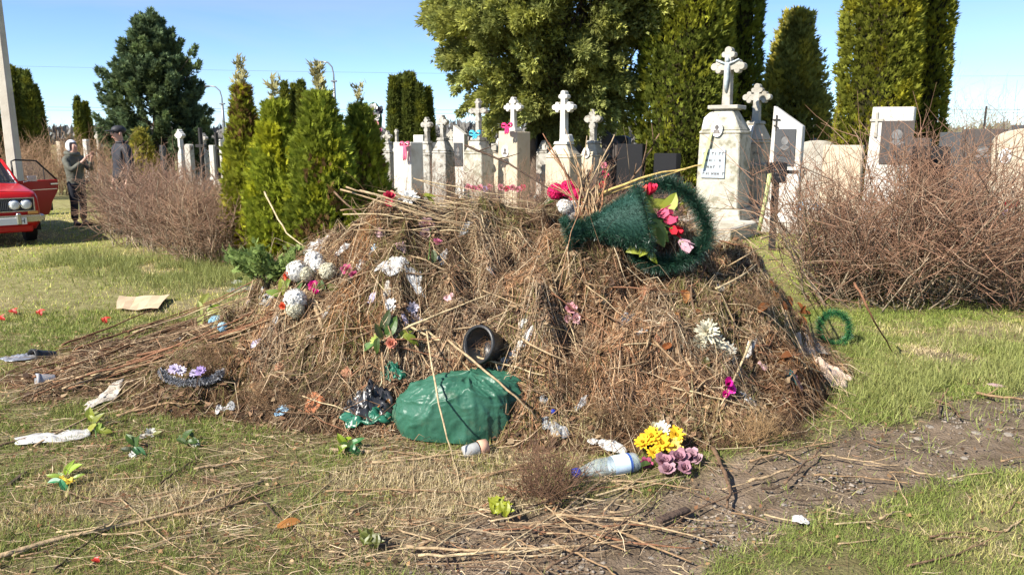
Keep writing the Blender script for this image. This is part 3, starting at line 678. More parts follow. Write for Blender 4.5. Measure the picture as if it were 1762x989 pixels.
# distant tree belt on the horizon: one mass
n = 9000; a = rng.uniform(-.72, .72, n); dd = rng.uniform(240, 300, n)
O = np.stack([np.tan(a)*dd, dd, rng.random(n)**1.3*(3.0+3.5*n2(a*25, a*0, 81))], 1)
V, F, cc = sprays(O, np.array([0, 0, 1.])+rng.normal(0, .5, (n, 3)), rng.uniform(2, 4, n), np.array([.17, .16, .15])*rng.uniform(.8, 1.2, (n, 1)), 2)
o = mesh_arr('distant_wood', V, F, twm, col=cc); tag(o, 'low grey-brown belt of woodland on the horizon', 'wood', kind='stuff')
# ================================================================== GRAVES
YAW = math.radians(-34)
stone = {
 'grey': mat('grey cement', (.33, .305, .255), .9, (.45, .42, .36), 5, bump=.6, bscale=30, wear=((.20, .17, .12), 3.5, .55, .75)),
 'white': mat('white cement', (.62, .60, .55), .85, (.52, .49, .43), 4, bump=.3, bscale=30, wear=((.36, .31, .24), 4, .60, .80)),
 'tan': mat('tan cement', (.47, .39, .28), .88, (.55, .475, .36), 4, bump=.4, bscale=30, wear=((.30, .24, .17), 4, .60, .80)),
 'mottle': mat('mottled cement', (.40, .375, .30), .9, (.52, .49, .41), 9, bump=.6, bscale=45, wear=((.25, .235, .17), 7, .52, .66)),
 'old': mat('lichened cement', (.33, .31, .27), .92, (.46, .43, .38), 12, bump=.8, bscale=40, wear=((.14, .125, .10), 9, .52, .68)),
 'dark': mat('grey granite', (.05, .052, .055), .5, (.075, .077, .08), 90, spec=.3),
 'black': mat('black granite', (.009, .009, .010), .5, (.018, .018, .02), 120, spec=.2),
 'brown': mat('brown granite', (.055, .045, .04), .5, (.085, .07, .062), 60, spec=.3),
}
blackm = mat('black paint', (.015, .014, .013), .55, (.035, .03, .027), 20, bump=.2)
enamel = mat('white enamel', (.72, .72, .70), .25, spec=.5)
photo_m = mat('portrait tone', (.10, .09, .085), .3, (.28, .25, .22), 14)
etch = mat('etched grey', (.20, .195, .19), .5, (.11, .108, .105), 14)
etchd = mat('etched dark', (.035, .034, .034), .5, (.07, .068, .066), 20)
rust = mat('lettering', (.10, .085, .07), .7)
platem = mat('grey plate', (.36, .41, .45), .45, (.45, .50, .54), 14, spec=.4)
def trefoil(p, kind, zb, zt, wid, d, t):
    """cross with lobed ends between zb and zt"""
    hgt = zt-zb; za = zt-max(wid*.5, hgt*.32); h = d/2
    t = t*.86
    p.box((0, 0, (zb+zt-t*.6)/2), (t*1.15, d, zt-t*.6-zb), top=(.72, 1))
    p.box((0, 0, za), (wid-t*1.0, d*.94, t))
    if kind == 'plain': 
        p.box((0, 0, za), (wid, d*.9, t*.92)); p.box((0, 0, zt-t), (t*.85, d*.96, t*2)); return za
    r = t*(.50 if kind == 'trefoil' else .42)
    for cx, cz, ax, az in ((-wid/2+t*.6, za, -1, 0), (wid/2-t*.6, za, 1, 0), (0, zt-t*.7, 0, 1)):
        p.disc(cx+ax*r*.55, cz+az*r*.55, r, -h*1.02, h*1.02, 12)
        for s in (-1, 1):
            p.disc(cx-ax*r*.55+(az != 0)*s*r*1.05, cz-az*r*.55+(ax != 0)*s*r*1.05, r*.80, -h*.99, h*.99, 12)
    if kind == 'ornate':      # extra knops along the arms
        for k in (-.30, .30): p.disc(wid*k, za, t*.72, -h*1.05, h*1.05, 10)
        p.disc(0, za-hgt*.22, t*.75, -h*1.05, h*1.05, 10); p.disc(0, za, t*.9, -h*1.08, h*1.08, 12)
    return za
def oval(root, x, z, y, rx, rz):
    f = P().disc(x, z, rx, y-.018, y, 20, rz).build('portrait_frame', enamel, root)
    q = P(); q.disc(x, z+rz*.22, rx*.36, y-.024, y-.0185, 14, rz*.30); q.prism([(x-rx*.62, z-rz*.58), (x+rx*.62, z-rz*.58), (x+rx*.42, z-rz*.1), (x-rx*.42, z-rz*.1)], y-.023, y-.0187)
    q.build('portrait', photo_m, f); return f
def letters(parent, x0, x1, z1, z0, y, rows, m=rust, seed=1):
    r = random.Random(seed); q = P(); rh = (z1-z0)/rows
    for i in range(rows):
        zc = z1-rh*(i+.5); ind = r.uniform(.02, .18)*(x1-x0); x = x0+ind
        while x < x1-ind:
            l = r.uniform(.26, .42)*rh
            if r.random() < .16: x += l; continue
            k = r.randint(0, 2)
            q.box((x+l*.12, y-.003, zc), (l*.2, .005, rh*.40))
            if k: q.box((x+l*.5, y-.0035, zc+rh*.15*(1 if k == 1 else 0)), (l*.55, .005, rh*.1))
            if k == 2: q.box((x+l*.75, y-.0032, zc), (l*.18, .005, rh*.38))
            x += l*1.35
    if q.v: q.build('lettering', m, parent)['kind'] = 'stuff'
def monument(label, px, D, w, d, py_body, m, style='obelisk', cross=None, name='gravestone', yaw=YAW, oval_at=None, group=None, panel=None, base=True, slant=.2, plaque=None, cm=None, pxz=1.2, cat='gravestone'):
    x = wx(px, D, pxz); z0 = float(ground_h(np.float64(x), np.float64(D)))
    root = empty(name, (x, D, z0-.02), yaw, label, cat, group)
    hb = wz(py_body, D)-z0; bz = min(.42, hb*.25)
    if base:
        P().box((0, 0, bz*.25), (w*1.55, d*1.75, bz*.5)).build('base', stone['grey'], root, bevel=.012)
        P().box((0, 0, bz*.75), (w*1.28, d*1.40, bz*.5-.004), top=(.92, .92)).build('plinth', stone[m], root, bevel=.015)
    else: bz = 0
    fy = -d/2
    if style == 'obelisk':
        zs = bz+(hb-bz)*.76
        q = P(); q.box((0, 0, (bz+zs)/2+.001), (w, d, zs-bz), top=(.94, .94))
        q.box((0, 0, zs+.03), (w*.97, d*.97, .06-.004), top=(.98, .98)); q.box((0, 0, (zs+.06+hb)/2), (w*.92, d*.92, hb-zs-.06), top=(.46, .55))
        q.build('shaft', stone[m], root, bevel=.018)
    elif style == 'block':
        P().box((0, 0, (bz+hb)/2), (w, d, hb-bz), top=(.97, .97)).build('slab', stone[m], root, bevel=.014)
    elif style == 'slant':      # slab with a sloping top, right side lower when slant > 0
        a, b = (hb, hb-slant) if slant > 0 else (hb+slant, hb)
        P().prism([(-w/2, bz), (w/2, bz), (w*.5, b), (-w*.42, a)], -d/2, d/2).build('slab', stone[m], root, bevel=.012)
    elif style == 'round':
        n = 9; arc = [(w/2*math.cos(k*PI/(n-1)), hb-w*.18+w*.18*math.sin(k*PI/(n-1))) for k in range(n)]
        P().prism([(-w/2, bz), (w/2, bz)]+arc, -d/2, d/2).build('slab', stone[m], root, bevel=.01)
    if cross:
        kind, py_c, cw, ct = cross; zc = wz(py_c, D)-z0
        q = P(); q.box((0, 0, hb+.03), (w*.52, d*.6, .06), top=(.9, .9)); za = trefoil(q, kind, hb+.058, zc, cw, ct*1.1, ct)
        q.build('cross', stone[cm or m], root, bevel=.006)
    if oval_at: oval(root, oval_at[0], oval_at[1], fy-.001, oval_at[2], oval_at[2]*1.35)
    if panel:
        x0, x1, zz0, zz1, pm = panel
        f = P().box(((x0+x1)/2, fy-.012, (zz0+zz1)/2), (x1-x0, .022, zz1-zz0)).build('panel', stone[pm], root, bevel=.003)
        q = P(); cxx = (x0+x1)/2; hh_ = zz1-zz0; ww = x1-x0
        q.disc(cxx, zz0+hh_*.68, ww*.17, fy-.0275, fy-.0235, 16, hh_*.115); q.prism([(cxx-ww*.33, zz0+hh_*.28), (cxx+ww*.33, zz0+hh_*.28), (cxx+ww*.24, zz0+hh_*.50), (cxx+ww*.07, zz0+hh_*.56), (cxx-ww*.07, zz0+hh_*.56), (cxx-ww*.24, zz0+hh_*.50)], fy-.0272, fy-.0236)
        q.build('portrait', etch, f); q = P(); q.disc(cxx, zz0+hh_*.755, ww*.185, fy-.0262, fy-.0238, 16, hh_*.075); q.prism([(cxx-ww*.36, zz0+hh_*.27), (cxx+ww*.36, zz0+hh_*.27), (cxx+ww*.27, zz0+hh_*.50), (cxx, zz0+hh_*.42), (cxx-ww*.27, zz0+hh_*.50)], fy-.0279, fy-.0275); q.build('portrait_shade', etchd, f); letters(f, x0+.03, x1-.03, zz0+hh_*.24, zz0+hh_*.06, fy-.0235, 2, etch, int(px))
    if plaque:
        x0, x1, zz0, zz1 = plaque
        f = P().box(((x0+x1)/2, fy-.009, (zz0+zz1)/2), (x1-x0, .018, zz1-zz0)).build('plaque', platem, root, bevel=.003)
        letters(f, x0+.015, x1-.015, zz1-.02, zz0+.02, fy-.0185, 4, rust, int(px))
    root['hb'] = hb
    return root
def strip(p, pts, wv, th=.004):
    """a cloth strip through pts, half-width vector wv"""
    pts = [Vector(q) for q in pts]; wv = Vector(wv); vs = []; n = len(pts)
    for i, q in enumerate(pts):
        t = (pts[min(i+1, n-1)]-pts[max(i-1, 0)]).normalized(); nn = t.cross(wv).normalized()*th
        vs += [q-wv+nn, q+wv+nn, q+wv-nn, q-wv-nn]
    fs = [(0, 1, 2, 3), tuple(4*(n-1)+k for k in (3, 2, 1, 0))]
    for i in range(n-1):
        for k in range(4):
            a = 4*i+k; b = 4*i+(k+1) % 4; fs.append((a, a+4, b+4, b))
    p.add(vs, fs)
def bow(name, label, loc, size, m, rz=YAW, tails=1.0, cat='ribbon'):
    root = empty(name, loc, rz, label, cat)
    for s in (-1, 1):
        q = P(); strip(q, [(0, 0, 0), (s*size*.35, -size*.18, size*.30), (s*size*.75, -size*.12, size*.30), (s*size*.8, -size*.05, -.05*size), (s*size*.4, -size*.05, -size*.15), (0, -.01, 0)], (0, size*.16, size*.12)); q.build('loop', m, root, smooth=True)
        q = P(); strip(q, [(0, -.03, 0), (s*size*.12, -size*.14, -size*.35*tails), (s*size*.22, -size*.10, -size*.8*tails), (s*size*.14, -size*.14, -size*1.25*tails)], (size*.17, 0, .02)); q.build('tail', m, root, smooth=True)
    P().ball((0, -size*.1, 0), size*.17, 8, 6).build('knot', m, root, smooth=True)
    return root
# ---- right group
D = 14.6
m1 = monument('tall mottled monument topped by a lobed cross with crucifix figure', 1246, D, .80, .72, 188, 'mottle', cross=('trefoil', 80, .58, .155), name='crucifix_monument', cm='grey', cat='monument', pxz=1.2, plaque=(-.30, .14, .98, 1.50), oval_at=(-.04, 1.86, .105))
hb = m1['hb']
q = P(); q.box((0, 0, hb+.05), (.56, .5, .07)); q.build('cap_slab', stone['grey'], m1, bevel=.01)
zc = wz(80, D)   # crucified figure on the cross
q = P(); zz = zc-.32
q.ball((0, -.115, zz+.10), (.038, .035, .05), 8, 6); q.tube([(0, -.10, zz+.04), (0, -.12, zz-.10), (.01, -.12, zz-.2), (0, -.125, zz-.33), (0, -.10, zz-.47)], [.045, .05, .045, .036, .02], 7)
for s in (-1, 1): q.tube([(s*.03, -.105, zz+.03), (s*.12, -.10, zz+.06), (s*.21, -.10, zz+.10)], [.022, .018, .014], 6)
q.build('crucifix_figure', mat('weathered paint', (.33, .38, .40), .7, (.5, .55, .57), 20), m1, smooth=True)
m2 = monument('slimmer monument with stubby cross and white towel beside the crucifix monument', 1297, 15.4, .54, .62, 212, 'tan', cross=('trefoil', 143, .50, .14), cm='grey', cat='monument', oval_at=(-.06, 1.62, .09))
q = P(); hb2 = m2['hb']; q.box((0, 0, hb2*.60), (.62, .70, .07)); q.box((0, 0, hb2*.60-.05), (.58, .66, .05)); q.build('cornice', stone['grey'], m2, bevel=.008)
letters(m2, -.2, .2, 1.46, 1.34, -.31, 1, rust, 5)
m3 = monument('white slanted gravestone with dark portrait panel and small black cross', 1351, 14.0, .56, .20, 180, 'white', style='slant', slant=.36, panel=(-.18, .18, 1.22, 1.86, 'dark'), base=True)
q = P(); zt = m3['hb']-.16
q.box((-.17, -.118, zt-.14), (.022, .012, .28)); q.box((-.17, -.1185, zt-.08), (.13, .012, .02)); q.box((-.17, -.119, zt-.2), (.09, .012, .02), M=Matrix.Rotation(.5, 3, 'Y')); q.build('small_cross', blackm, m3)
# dark grave-marker cross with plate, in front
D = 11.6; xk = wx(1335, D, 1.0)
kx = empty('wooden_grave_cross', (xk, D, 0), math.radians(-20), 'dark wooden grave cross with black name plate and looped arm ends', 'grave cross')
ztop = wz(278, D); zarm = wz(296, D)
P().box((0, 0, ztop*.5), (.10, .07, ztop)).build('post', blackm, kx, bevel=.006)
P().box((0, .002, zarm), (.62, .055, .055)).build('arm', blackm, kx, bevel=.005)
for s in (-1, 1):
    q = P()
    for dx, dz in ((.05, .035), (.05, -.035), (.085, 0)):
        q.tube([(s*(.31+dx)+.028*math.cos(a), 0, zarm+dz+.028*math.sin(a)) for a in np.linspace(0, 2*PI, 11)], .008, 5)
    q.build('arm_loop', blackm, kx)
pl = P().box((0, -.055, zarm-.01), (.29, .03, .30)).build('name_plate', stone['black'], kx, bevel=.004); letters(pl, -.11, .11, zarm+.06, zarm-.10, -.071, 3, etch, 9)
q = P(); strip(q, [(0, 0, 0), (-.03, -.05, -.18), (-.06, -.06, -.40), (-.09, -.05, -.62), (-.13, -.05, -.86)], (.032, .0, .008))
o = q.build('hanging_ribbon', mat('lime ribbon', (.62, .66, .30), .6, (.5, .56, .22), 9, trans=.2), smooth=True); o.location = (xk-.12, D-.06, zarm-.02); tag(o, 'pale lime ribbon hanging from the dark grave cross', 'ribbon')
# candle lantern on top of the grave cross
# white towels
towm = mat('white towel', (.78, .77, .73), .85, (.68, .66, .62), 12, bump=.3, trans=.15)
def towel(label, root, x, z, wid, ln, yf):
    q = P(); strip(q, [(x, .22, z-.08), (x, .02, z+.05), (x-.01, yf-.03, z-.05), (x-.03, yf-.07, z-.22), (x-.035, yf-.05, z-.22-ln*.5), (x-.04, yf-.06, z-.22-ln)], (wid, 0, .03), .006)
    o = q.build('towel', towm, smooth=True); o.matrix_world = root.matrix_basis.copy(); tag(o, label, 'towel'); return o
towel('white embroidered towel draped over shoulder of the slimmer monument', m2, -.08, hb2-.02, .13, .36, -.20)
towel('small white towel on the crucifix monument below its cross', m1, -.20, hb-.06, .13, .10, -.20)
q = P(); strip(q, [(-.1, -.30, hb-.25), (-.14, -.40, hb-.45), (-.2, -.43, hb-.75), (-.26, -.44, hb-1.05)], (.025, 0, .01)); o = q.build('hanging_ribbon', MATS['lime ribbon']); o.matrix_world = m1.matrix_basis.copy(); tag(o, 'thin lime ribbon trailing down the crucifix monument', 'ribbon')
# slabs behind the right bush
m5 = monument('tall white gravestone with grey cross and dark portrait slab behind bush', 1527, 12.8, .66, .24, 182, 'white', style='slant', slant=.01, panel=(-.12, .36, 1.30, 1.98, 'brown'))
q = P(); trefoil(q, 'plain', m5['hb']-.48, m5['hb']-.08, .2, .03, .045); q.build('relief_cross', stone['grey'], m5, M=Matrix.Translation((-.2, -.13, 0)))
monument('dark brown gravestone with etched portrait seen over the right bush', 1688, 12.6, .64, .20, 220, 'brown', style='block', panel=(-.24, .24, 1.15, 1.66, 'brown'))
m7 = monument('tan rounded gravestone with oval portrait at the right edge', 1772, 12.0, 1.05, .26, 218, 'tan', style='round', oval_at=(-.36, 1.40, .085), yaw=math.radians(-26))
monument('small dark gravestone just left of the brown portrait slab', 1633, 15.5, .42, .18, 226, 'dark', style='block')
monument('low grey gravestone behind the bush left of the white slab', 1405, 17.5, .8, .2, 240, 'grey', style='round')
monument('beige flat gravestone half hidden in the right bush', 1450, 15.5, .75, .2, 248, 'tan', style='block')
monument('black gravestone in the middle of the right bush', 1600, 13.5, .6, .2, 250, 'black', style='block')
monument('dark gravestone just behind the rounded tan one at right edge', 1757, 17.5, .5, .2, 214, 'dark', style='block')
def grave_cross(label, px, D, py, wid, t, m, kind='plain', yaw=YAW, cat='grave cross'):
    x = wx(px, D, 1.5); root = empty('grave_cross', (x, D, 0), yaw, label, cat); q = P(); trefoil(q, kind, .2, wz(py, D), wid, t*.9, t); q.build('cross', m, root, bevel=.004)
    P().box((0, 0, .12), (.5, .4, .26), top=(.8, .8)).build('foot', stone['grey'], root, bevel=.01); return root
gc1 = grave_cross('tall black metal cross far behind the right bush', 1690, 24, 183, .55, .075, blackm)
grave_cross('white lobed cross near the right picture edge', 1748, 22, 198, .40, .09, stone['white'], 'trefoil')
grave_cross('black cross between the cyan bow and the tan monument', 842, 20, 224, .42, .085, blackm)
# grave kerbs and low dark fence
def kerb(label, px, D, w_, l_, m='grey'):
    x = wx(px, D, .2); root = empty('grave_kerb', (x, D, 0), YAW, label, 'grave kerb')
    for nm, c, dd in (('kerb_side', (0, -l_/2, .11), (w_, .1, .24)), ('kerb_side', (0, l_/2, .11), (w_, .1, .24)), ('kerb_end', (-w_/2+.05, 0, .11), (.1, l_-.104, .24)), ('kerb_end', (w_/2-.05, 0, .11), (.1, l_-.104, .24))):
        P().box(c, dd).build(nm, stone[m], root, bevel=.01)
    return root
kerb('grey kerb round the plot before the crucifix monument', 1225, 13.4, 1.2, 1.5); kerb('grey kerb round the plot inside the right bush', 1500, 11.5, 1.3, 1.6)
kerb('dark kerb round the plot before the brown portrait slab', 1690, 11.0, 1.2, 1.5, 'dark')
# ---- middle group
monument('monument with tall pale cross right behind the red flowers', 970, 16.4, .62, .55, 247, 'tan', cross=('trefoil', 155, .48, .135), cm='white', cat='monument')
cl_ = P(); cl_.box((0, 0, 0), (.26, .24, .16), top=(.72, .72)); o = cl_.build('white_wrap', towm, bevel=.02); o.location = (wx(975, 16.4, 1.75), 16.38, wz(243, 16.4)+.06); o.rotation_euler = (0, 0, YAW); tag(o, 'white cloth wrapped round the foot of the tall pale cross', 'cloth')
monument('smaller monument with lobed cross and oval portrait beside the pale cross', 1020, 17.2, .44, .42, 245, 'tan', cross=('ornate', 186, .40, .125), cm='old', oval_at=(-.05, 1.38, .085), cat='monument')
monument('brown slanted gravestone with etched portrait left of the black slab', 1050, 17.6, .42, .16, 219, 'brown', style='slant', slant=.34, panel=(-.14, .14, 1.0, 1.6, 'brown'))
monument('polished black gravestone behind the green basket', 1086, 16.8, .62, .18, 246, 'black', style='block')
m9 = monument('tall dark grey gravestone with small cross beside the columnar thuja', 1120, 18.6, .66, .2, 209, 'dark', style='round'); q = P(); trefoil(q, 'plain', m9['hb']-.38, m9['hb']-.12, .12, .02, .02); q.build('small_cross', etch, m9, M=Matrix.Translation((.14, -.105, 0)))
m6 = monument('tan monument with oval portrait, pale cross and pink bow', 884, 17.0, .52, .52, 224, 'tan', style='slant', slant=.02, cross=('trefoil', 166, .42, .11), cm='white', oval_at=(-.04, 1.42, .09), cat='monument')
monument('black slanted gravestone with white edge behind the tan monument', 915, 18.6, .50, .3, 208, 'black', style='slant', slant=-.38)
m8 = monument('grey monument with ornate iron-grey cross and cyan bow', 824, 16.8, .50, .48, 240, 'mottle', cross=('ornate', 168, .46, .10), cm='old', cat='monument')
monument('white slanted gravestone with dark panel between two ornate crosses', 792, 19.0, .36, .16, 214, 'white', style='slant', slant=.22, panel=(-.12, .14, 1.05, 1.6, 'dark'))
monument('weathered monument with knobbly grey cross left of the white slab', 763, 18.0, .42, .38, 240, 'old', cross=('ornate', 196, .32, .10), cat='monument')
monument('weathered monument with knobbly cross right of the pink ribbon stone', 736, 19.0, .40, .36, 246, 'old', cross=('ornate', 200, .32, .10), cat='monument')
m12 = monument('pale block gravestone tied with a pink ribbon', 703, 16.0, .48, .40, 243, 'white', style='block')
monument('white box-topped gravestone behind the pink ribbon stone', 724, 20.5, .34, .2, 231, 'white', style='block')
grave_cross('small grey cross just right of the young thujas', 683, 21, 222, .26, .085, stone['old'], 'ornate')
monument('low tan gravestone behind the cyan bow monument', 855, 18.8, .40, .2, 258, 'tan', style='slant', slant=.15)
monument('grey weathered gravestone left of the tall pale cross', 940, 18.0, .40, .3, 240, 'old', style='obelisk')
for (px, D, w_, py, st, m_, cr, tx) in ((668, 24, .45, 246, 'obelisk', 'old', ('ornate', 224, .34, .1), 'weathered grey cross monument peeping right of the thujas'), (748, 24, .4, 244, 'block', 'dark', None, 'dark slab behind the knobbly cross monuments'), (778, 25, .4, 240, 'obelisk', 'grey', ('trefoil', 222, .34, .1), 'small grey cross monument far behind the white slanted slab'), (808, 23, .5, 250, 'block', 'tan', None, 'tan slab just left of the cyan bow monument'), (846, 24, .5, 246, 'round', 'grey', None, 'grey round-topped stone right of the cyan bow monument'), (868, 25, .4, 242, 'block', 'brown', None, 'brown slab left behind the tan monument'), (932, 22, .4, 246, 'obelisk', 'grey', ('trefoil', 226, .3, .1), 'grey cross stone between tan monument and pale cross'), (1000, 21, .6, 244, 'block', 'dark', None, 'dark slab between the two crosses right of centre'), (1068, 21, .5, 232, 'round', 'dark', None, 'dark round-topped stone behind the black slab'), (1148, 15.5, .5, 262, 'block', 'black', None, 'low black slab just left of the crucifix monument'), (1396, 20, .4, 236, 'obelisk', 'old', None, 'weathered stone right of the egg-shaped thuja foot'), (1425, 19, .5, 250, 'block', 'brown', None, 'brown slab left of the beige flat stone'), (1475, 18, .45, 240, 'block', 'dark', None, 'dark slab left of the white stone behind bush'), (1575, 16, .5, 236, 'block', 'brown', None, 'brown slab right of the white stone behind bush'), (1655, 19, .5, 238, 'round', 'grey', None, 'grey round stone behind the small dark slab'), (1730, 16, .5, 232, 'block', 'black', None, 'black slab between brown portrait slab and tan stone')):
    monument(tx, px, D, w_, w_*.45 if st != 'obelisk' else w_*.8, py, m_, style=st, cross=cr)
hot = mat('hot pink ribbon', (.85, .05, .22), .5, trans=.2); cyan = mat('cyan ribbon', (.10, .55, .75), .5, trans=.2); rose = mat('rose ribbon', (.80, .16, .27), .55, trans=.2)
bow('ribbon_bow', 'hot pink bow tied at the cross of the tan monument', (wx(873, 16.6, 2.0), 16.55, wz(217, 16.6)), .16, hot, tails=.8)
bow('ribbon_bow', 'cyan bow tied at the ornate grey cross', (wx(818, 16.4, 1.9), 16.4, wz(230, 16.4)), .17, cyan, tails=.5)
bw = bow('ribbon_bow', 'pink ribbon tied round the pale block gravestone', (wx(696, 15.6, 1.6), 15.68, wz(249, 15.6)), .15, rose, tails=1.6)
# flowers standing on graves behind the heap (grave wreath behind the thujas too)
# ---- far left rows
GL = 'far gravestones behind the left hedge'
fr = [(228, 30, .5, 240, 'obelisk', 'grey', None), (240, 33, .4, 232, 'block', 'white', None), (256, 28, .34, 236, 'block', 'black', None), (268, 31, .36, 244, 'obelisk', 'white', ('trefoil', 224, .4, .12)), (280, 27, .4, 240, 'block', 'dark', None),
      (293, 32, .4, 241, 'obelisk', 'white', ('trefoil', 227, .35, .12)), (312, 29, .42, 246, 'obelisk', 'white', ('trefoil', 222, .42, .14)), (326, 27, .55, 238, 'round', 'grey', None), (338, 33, .4, 244, 'obelisk', 'tan', None), (352, 30, .4, 246, 'obelisk', 'grey', ('ornate', 228, .4, .12)),
      (366, 28, .45, 240, 'block', 'white', None), (384, 29, .42, 244, 'obelisk', 'white', None), (172, 32, .45, 240, 'obelisk', 'white', ('trefoil', 226, .4, .13)), (150, 30, .5, 230, 'block', 'white', None), (118, 30, .45, 240, 'obelisk', 'tan', None), (50, 36, .4, 240, 'obelisk', 'white', ('trefoil', 228, .4, .12)), (208, 33, .4, 238, 'obelisk', 'white', ('trefoil', 226, .36, .12)), (398, 31, .5, 243, 'round', 'dark', None)]
ftxt = ['squat grey far gravestone right of the man', 'white upright far gravestone left of yew trunk', 'narrow black far gravestone below the yew', 'white far gravestone with cross below the yew', 'dark far slab right of the yew trunk', 'white far gravestone with cross near the yew', 'largest white far cross monument right of yew', 'grey round-topped far gravestone beside the white cross', 'pale tan far gravestone before the dark cross', 'grey far monument with ornate cross', 'white block far gravestone under the lamp', 'white far gravestone right of the lamp post', 'white far monument with cross between woman and man', 'white far slab beside the woman head', 'pale far stone left of the woman', 'pale far cross stone right of the concrete pole', 'white far cross stone behind the man', 'dark round far gravestone beside the leftmost thuja']
for (px, D, w_, py, st, m_, cr), tx in zip(fr, ftxt):
    monument(tx, px, D, w_*.55, w_*.32 if st != 'obelisk' else w_*.5, py+9, {'white': 'grey', 'grey': 'old'}.get(m_, m_) if px % 3 else m_, style=st, cross=cr, group=GL, name='far_gravestone')
for px, D, py, txt in ((346, 26, 220, 'tall black far cross right of the white cross monument'), (373, 28, 228, 'black far cross below the street lamp'), (258, 34, 226, 'thin dark far cross below the yew')):
    grave_cross(txt, px, D, py, .5, .12, blackm)
GM = 'distant gravestones on the horizon'
r_ = random.Random(4)
for i, px in enumerate(list(range(20, 400, 26))+list(range(660, 900, 40))+list(range(1400, 1760, 36))):
    D = r_.uniform(42, 60); monument('tiny pale distant gravestone on the horizon line', px+r_.uniform(-8, 8), D, .5, .3, r_.uniform(236, 244), r_.choice(['white', 'white', 'tan', 'grey']), style=r_.choice(['obelisk', 'block']), base=False, group=GM, name='distant_gravestone', cross=None)
# ================================================================== POLES, LAMPS, WIRES
conc = mat('pole concrete', (.42, .38, .31), .9, (.52, .48, .40), 3, bump=.4)
D = 17.5; xp = wx(26, D, 1.0)
pr = empty('concrete_pole', (xp, D, 0), 0, 'leaning-looking concrete utility pole behind the red car', 'pole')
P().box((0, 0, 4.6), (.24, .24, 9.4), top=(.62, .62)).build('shaft', conc, pr, bevel=.02)
q = P(); q.box((0, 0, 8.9), (1.4, .08, .08)); q.build('crossarm', blackm, pr)
for s in (-.6, 0, .6): P().lathe([(.03, 8.94), (.045, 9.0), (.03, 9.06), (.02, 9.1)], 8, M=Matrix.Translation((s, 0, 0))).build('insulator', enamel, pr)
galv = mat('galvanised steel', (.22, .23, .24), .5, (.30, .31, .32), 12, metal=.5)
def lamp(label, px, D, py_top, arm, sgn):
    x = wx(px, D, 3); zt = wz(py_top, D); r = empty('street_lamp', (x, D, 0), 0, label, 'street lamp')
    P().tube([(0, 0, 0), (0, 0, zt*.55), (0, 0, zt-1.0)], [.11, .09, .065], 10).build('post', galv, r, smooth=True)
    P().tube([(0, 0, zt-1.05), (0, 0, zt-.7), (sgn*arm*.12, 0, zt-.3), (sgn*arm*.45, 0, zt-.06), (sgn*arm, 0, zt)], .04, 8).build('arm', galv, r, smooth=True)
    P().ball((sgn*(arm+.22), 0, zt-.03), (.34, .13, .075), 12, 6).build('lamp_head', mat('lamp head', (.20, .21, .22), .4), r, smooth=True)
    P().box((0, 0, zt-1.05), (.3, .2, .08)).build('bracket', galv, r, bevel=.01)
lamp('grey street lamp with curved arm right of the dark yew', 384, 48, 148, .75, -1)
lamp('street lamp arching above the young thujas', 577, 44, 106, .62, -1)
lm_ = mat('wire', (.10, .10, .11), .5)
for i, (py0, py1, py2, D, txt) in enumerate(((181, 190, 187, 70, 'upper of the two low power lines crossing behind the yew'), (186, 196, 193, 70, 'lower of the two low power lines crossing behind the yew'), (108, 128, 130, 90, 'faint high power line across the blue sky'))):
    pts = []
    for k, px in enumerate(np.linspace(-200, 1962, 40)):
        t = (px+200)/2162; py = py0+(py2-py0)*t+ (py1-(py0+py2)/2)*4*t*(1-t); pts.append((wx(px, D, 5), D, wz(py, D)))
    o = P().tube(pts, .013 if D < 80 else .011, 4).build('power_line', lm_); tag(o, txt, 'wire')
# ================================================================== RED CAR
redp = mat('red car paint', (.52, .010, .010), .32, (.46, .011, .010), 2, spec=.35, coat=.15)
chrome = mat('chrome', (.62, .62, .62), .22, metal=.95, wear=((.30, .26, .22), 12, .6, .8)); rubber = mat('rubber', (.018, .018, .018), .8); glassd = mat('car glass', (.02, .025, .03), .06, spec=.6, alpha=.72)
trimb = mat('dark grille', (.03, .03, .03), .5); seatm = mat('seat cloth', (.03, .028, .03), .9); lampg = mat('headlamp glass', (.55, .57, .55), .12, (.75, .77, .75), 60, spec=.6)
CD = 13.2; cth = math.radians(41)
# car origin: middle of the car on the ground; its front right corner in the picture stands at px 64
fx_, fy_ = wx(67, CD, .6), CD
c0 = Vector((fx_, fy_, 0)) - Matrix.Rotation(cth, 3, 'Z') @ Vector((.78, -2.0, 0))
car = empty('red_car', (c0.x, c0.y, -.115), cth, 'old boxy red saloon car with four round headlights and open rear door', 'car')
sec = [(-2.06, .70, .42, .80), (-2.02, .765, .34, .885), (-1.9, .79, .27, .915), (-1.3, .80, .25, .95), (-.75, .805, .24, .985), (0, .805, .24, .985), (.9, .805, .24, .985), (1.35, .80, .26, .985), (1.8, .785, .30, .965), (2.02, .76, .36, .94), (2.06, .70, .45, .86)]
vs = []; fs = []
for y, wb, zb, zt in sec:
    half = [(wb*.90, zb), (wb*.985, zb+.10), (wb, (zb+zt)/2), (wb*.985, zt-.10), (wb*.95, zt-.025), (wb*.86, zt), (wb*.45, zt+.018)]
    vs += [(x, y, z) for x, z in half]+[(-x, y, z) for x, z in half[::-1]]
n = 14
for k in range(len(sec)-1):
    for i in range(n): j = (i+1) % n; fs.append((k*n+i, k*n+j, k*n+n+j, k*n+n+i))
fs += [tuple(range(n-1, -1, -1)), tuple(range((len(sec)-1)*n, len(sec)*n))]
body = P().add(vs, fs).build('body', redp, car, smooth=False, bevel=.006)
for f in body.data.polygons: f.use_smooth = True
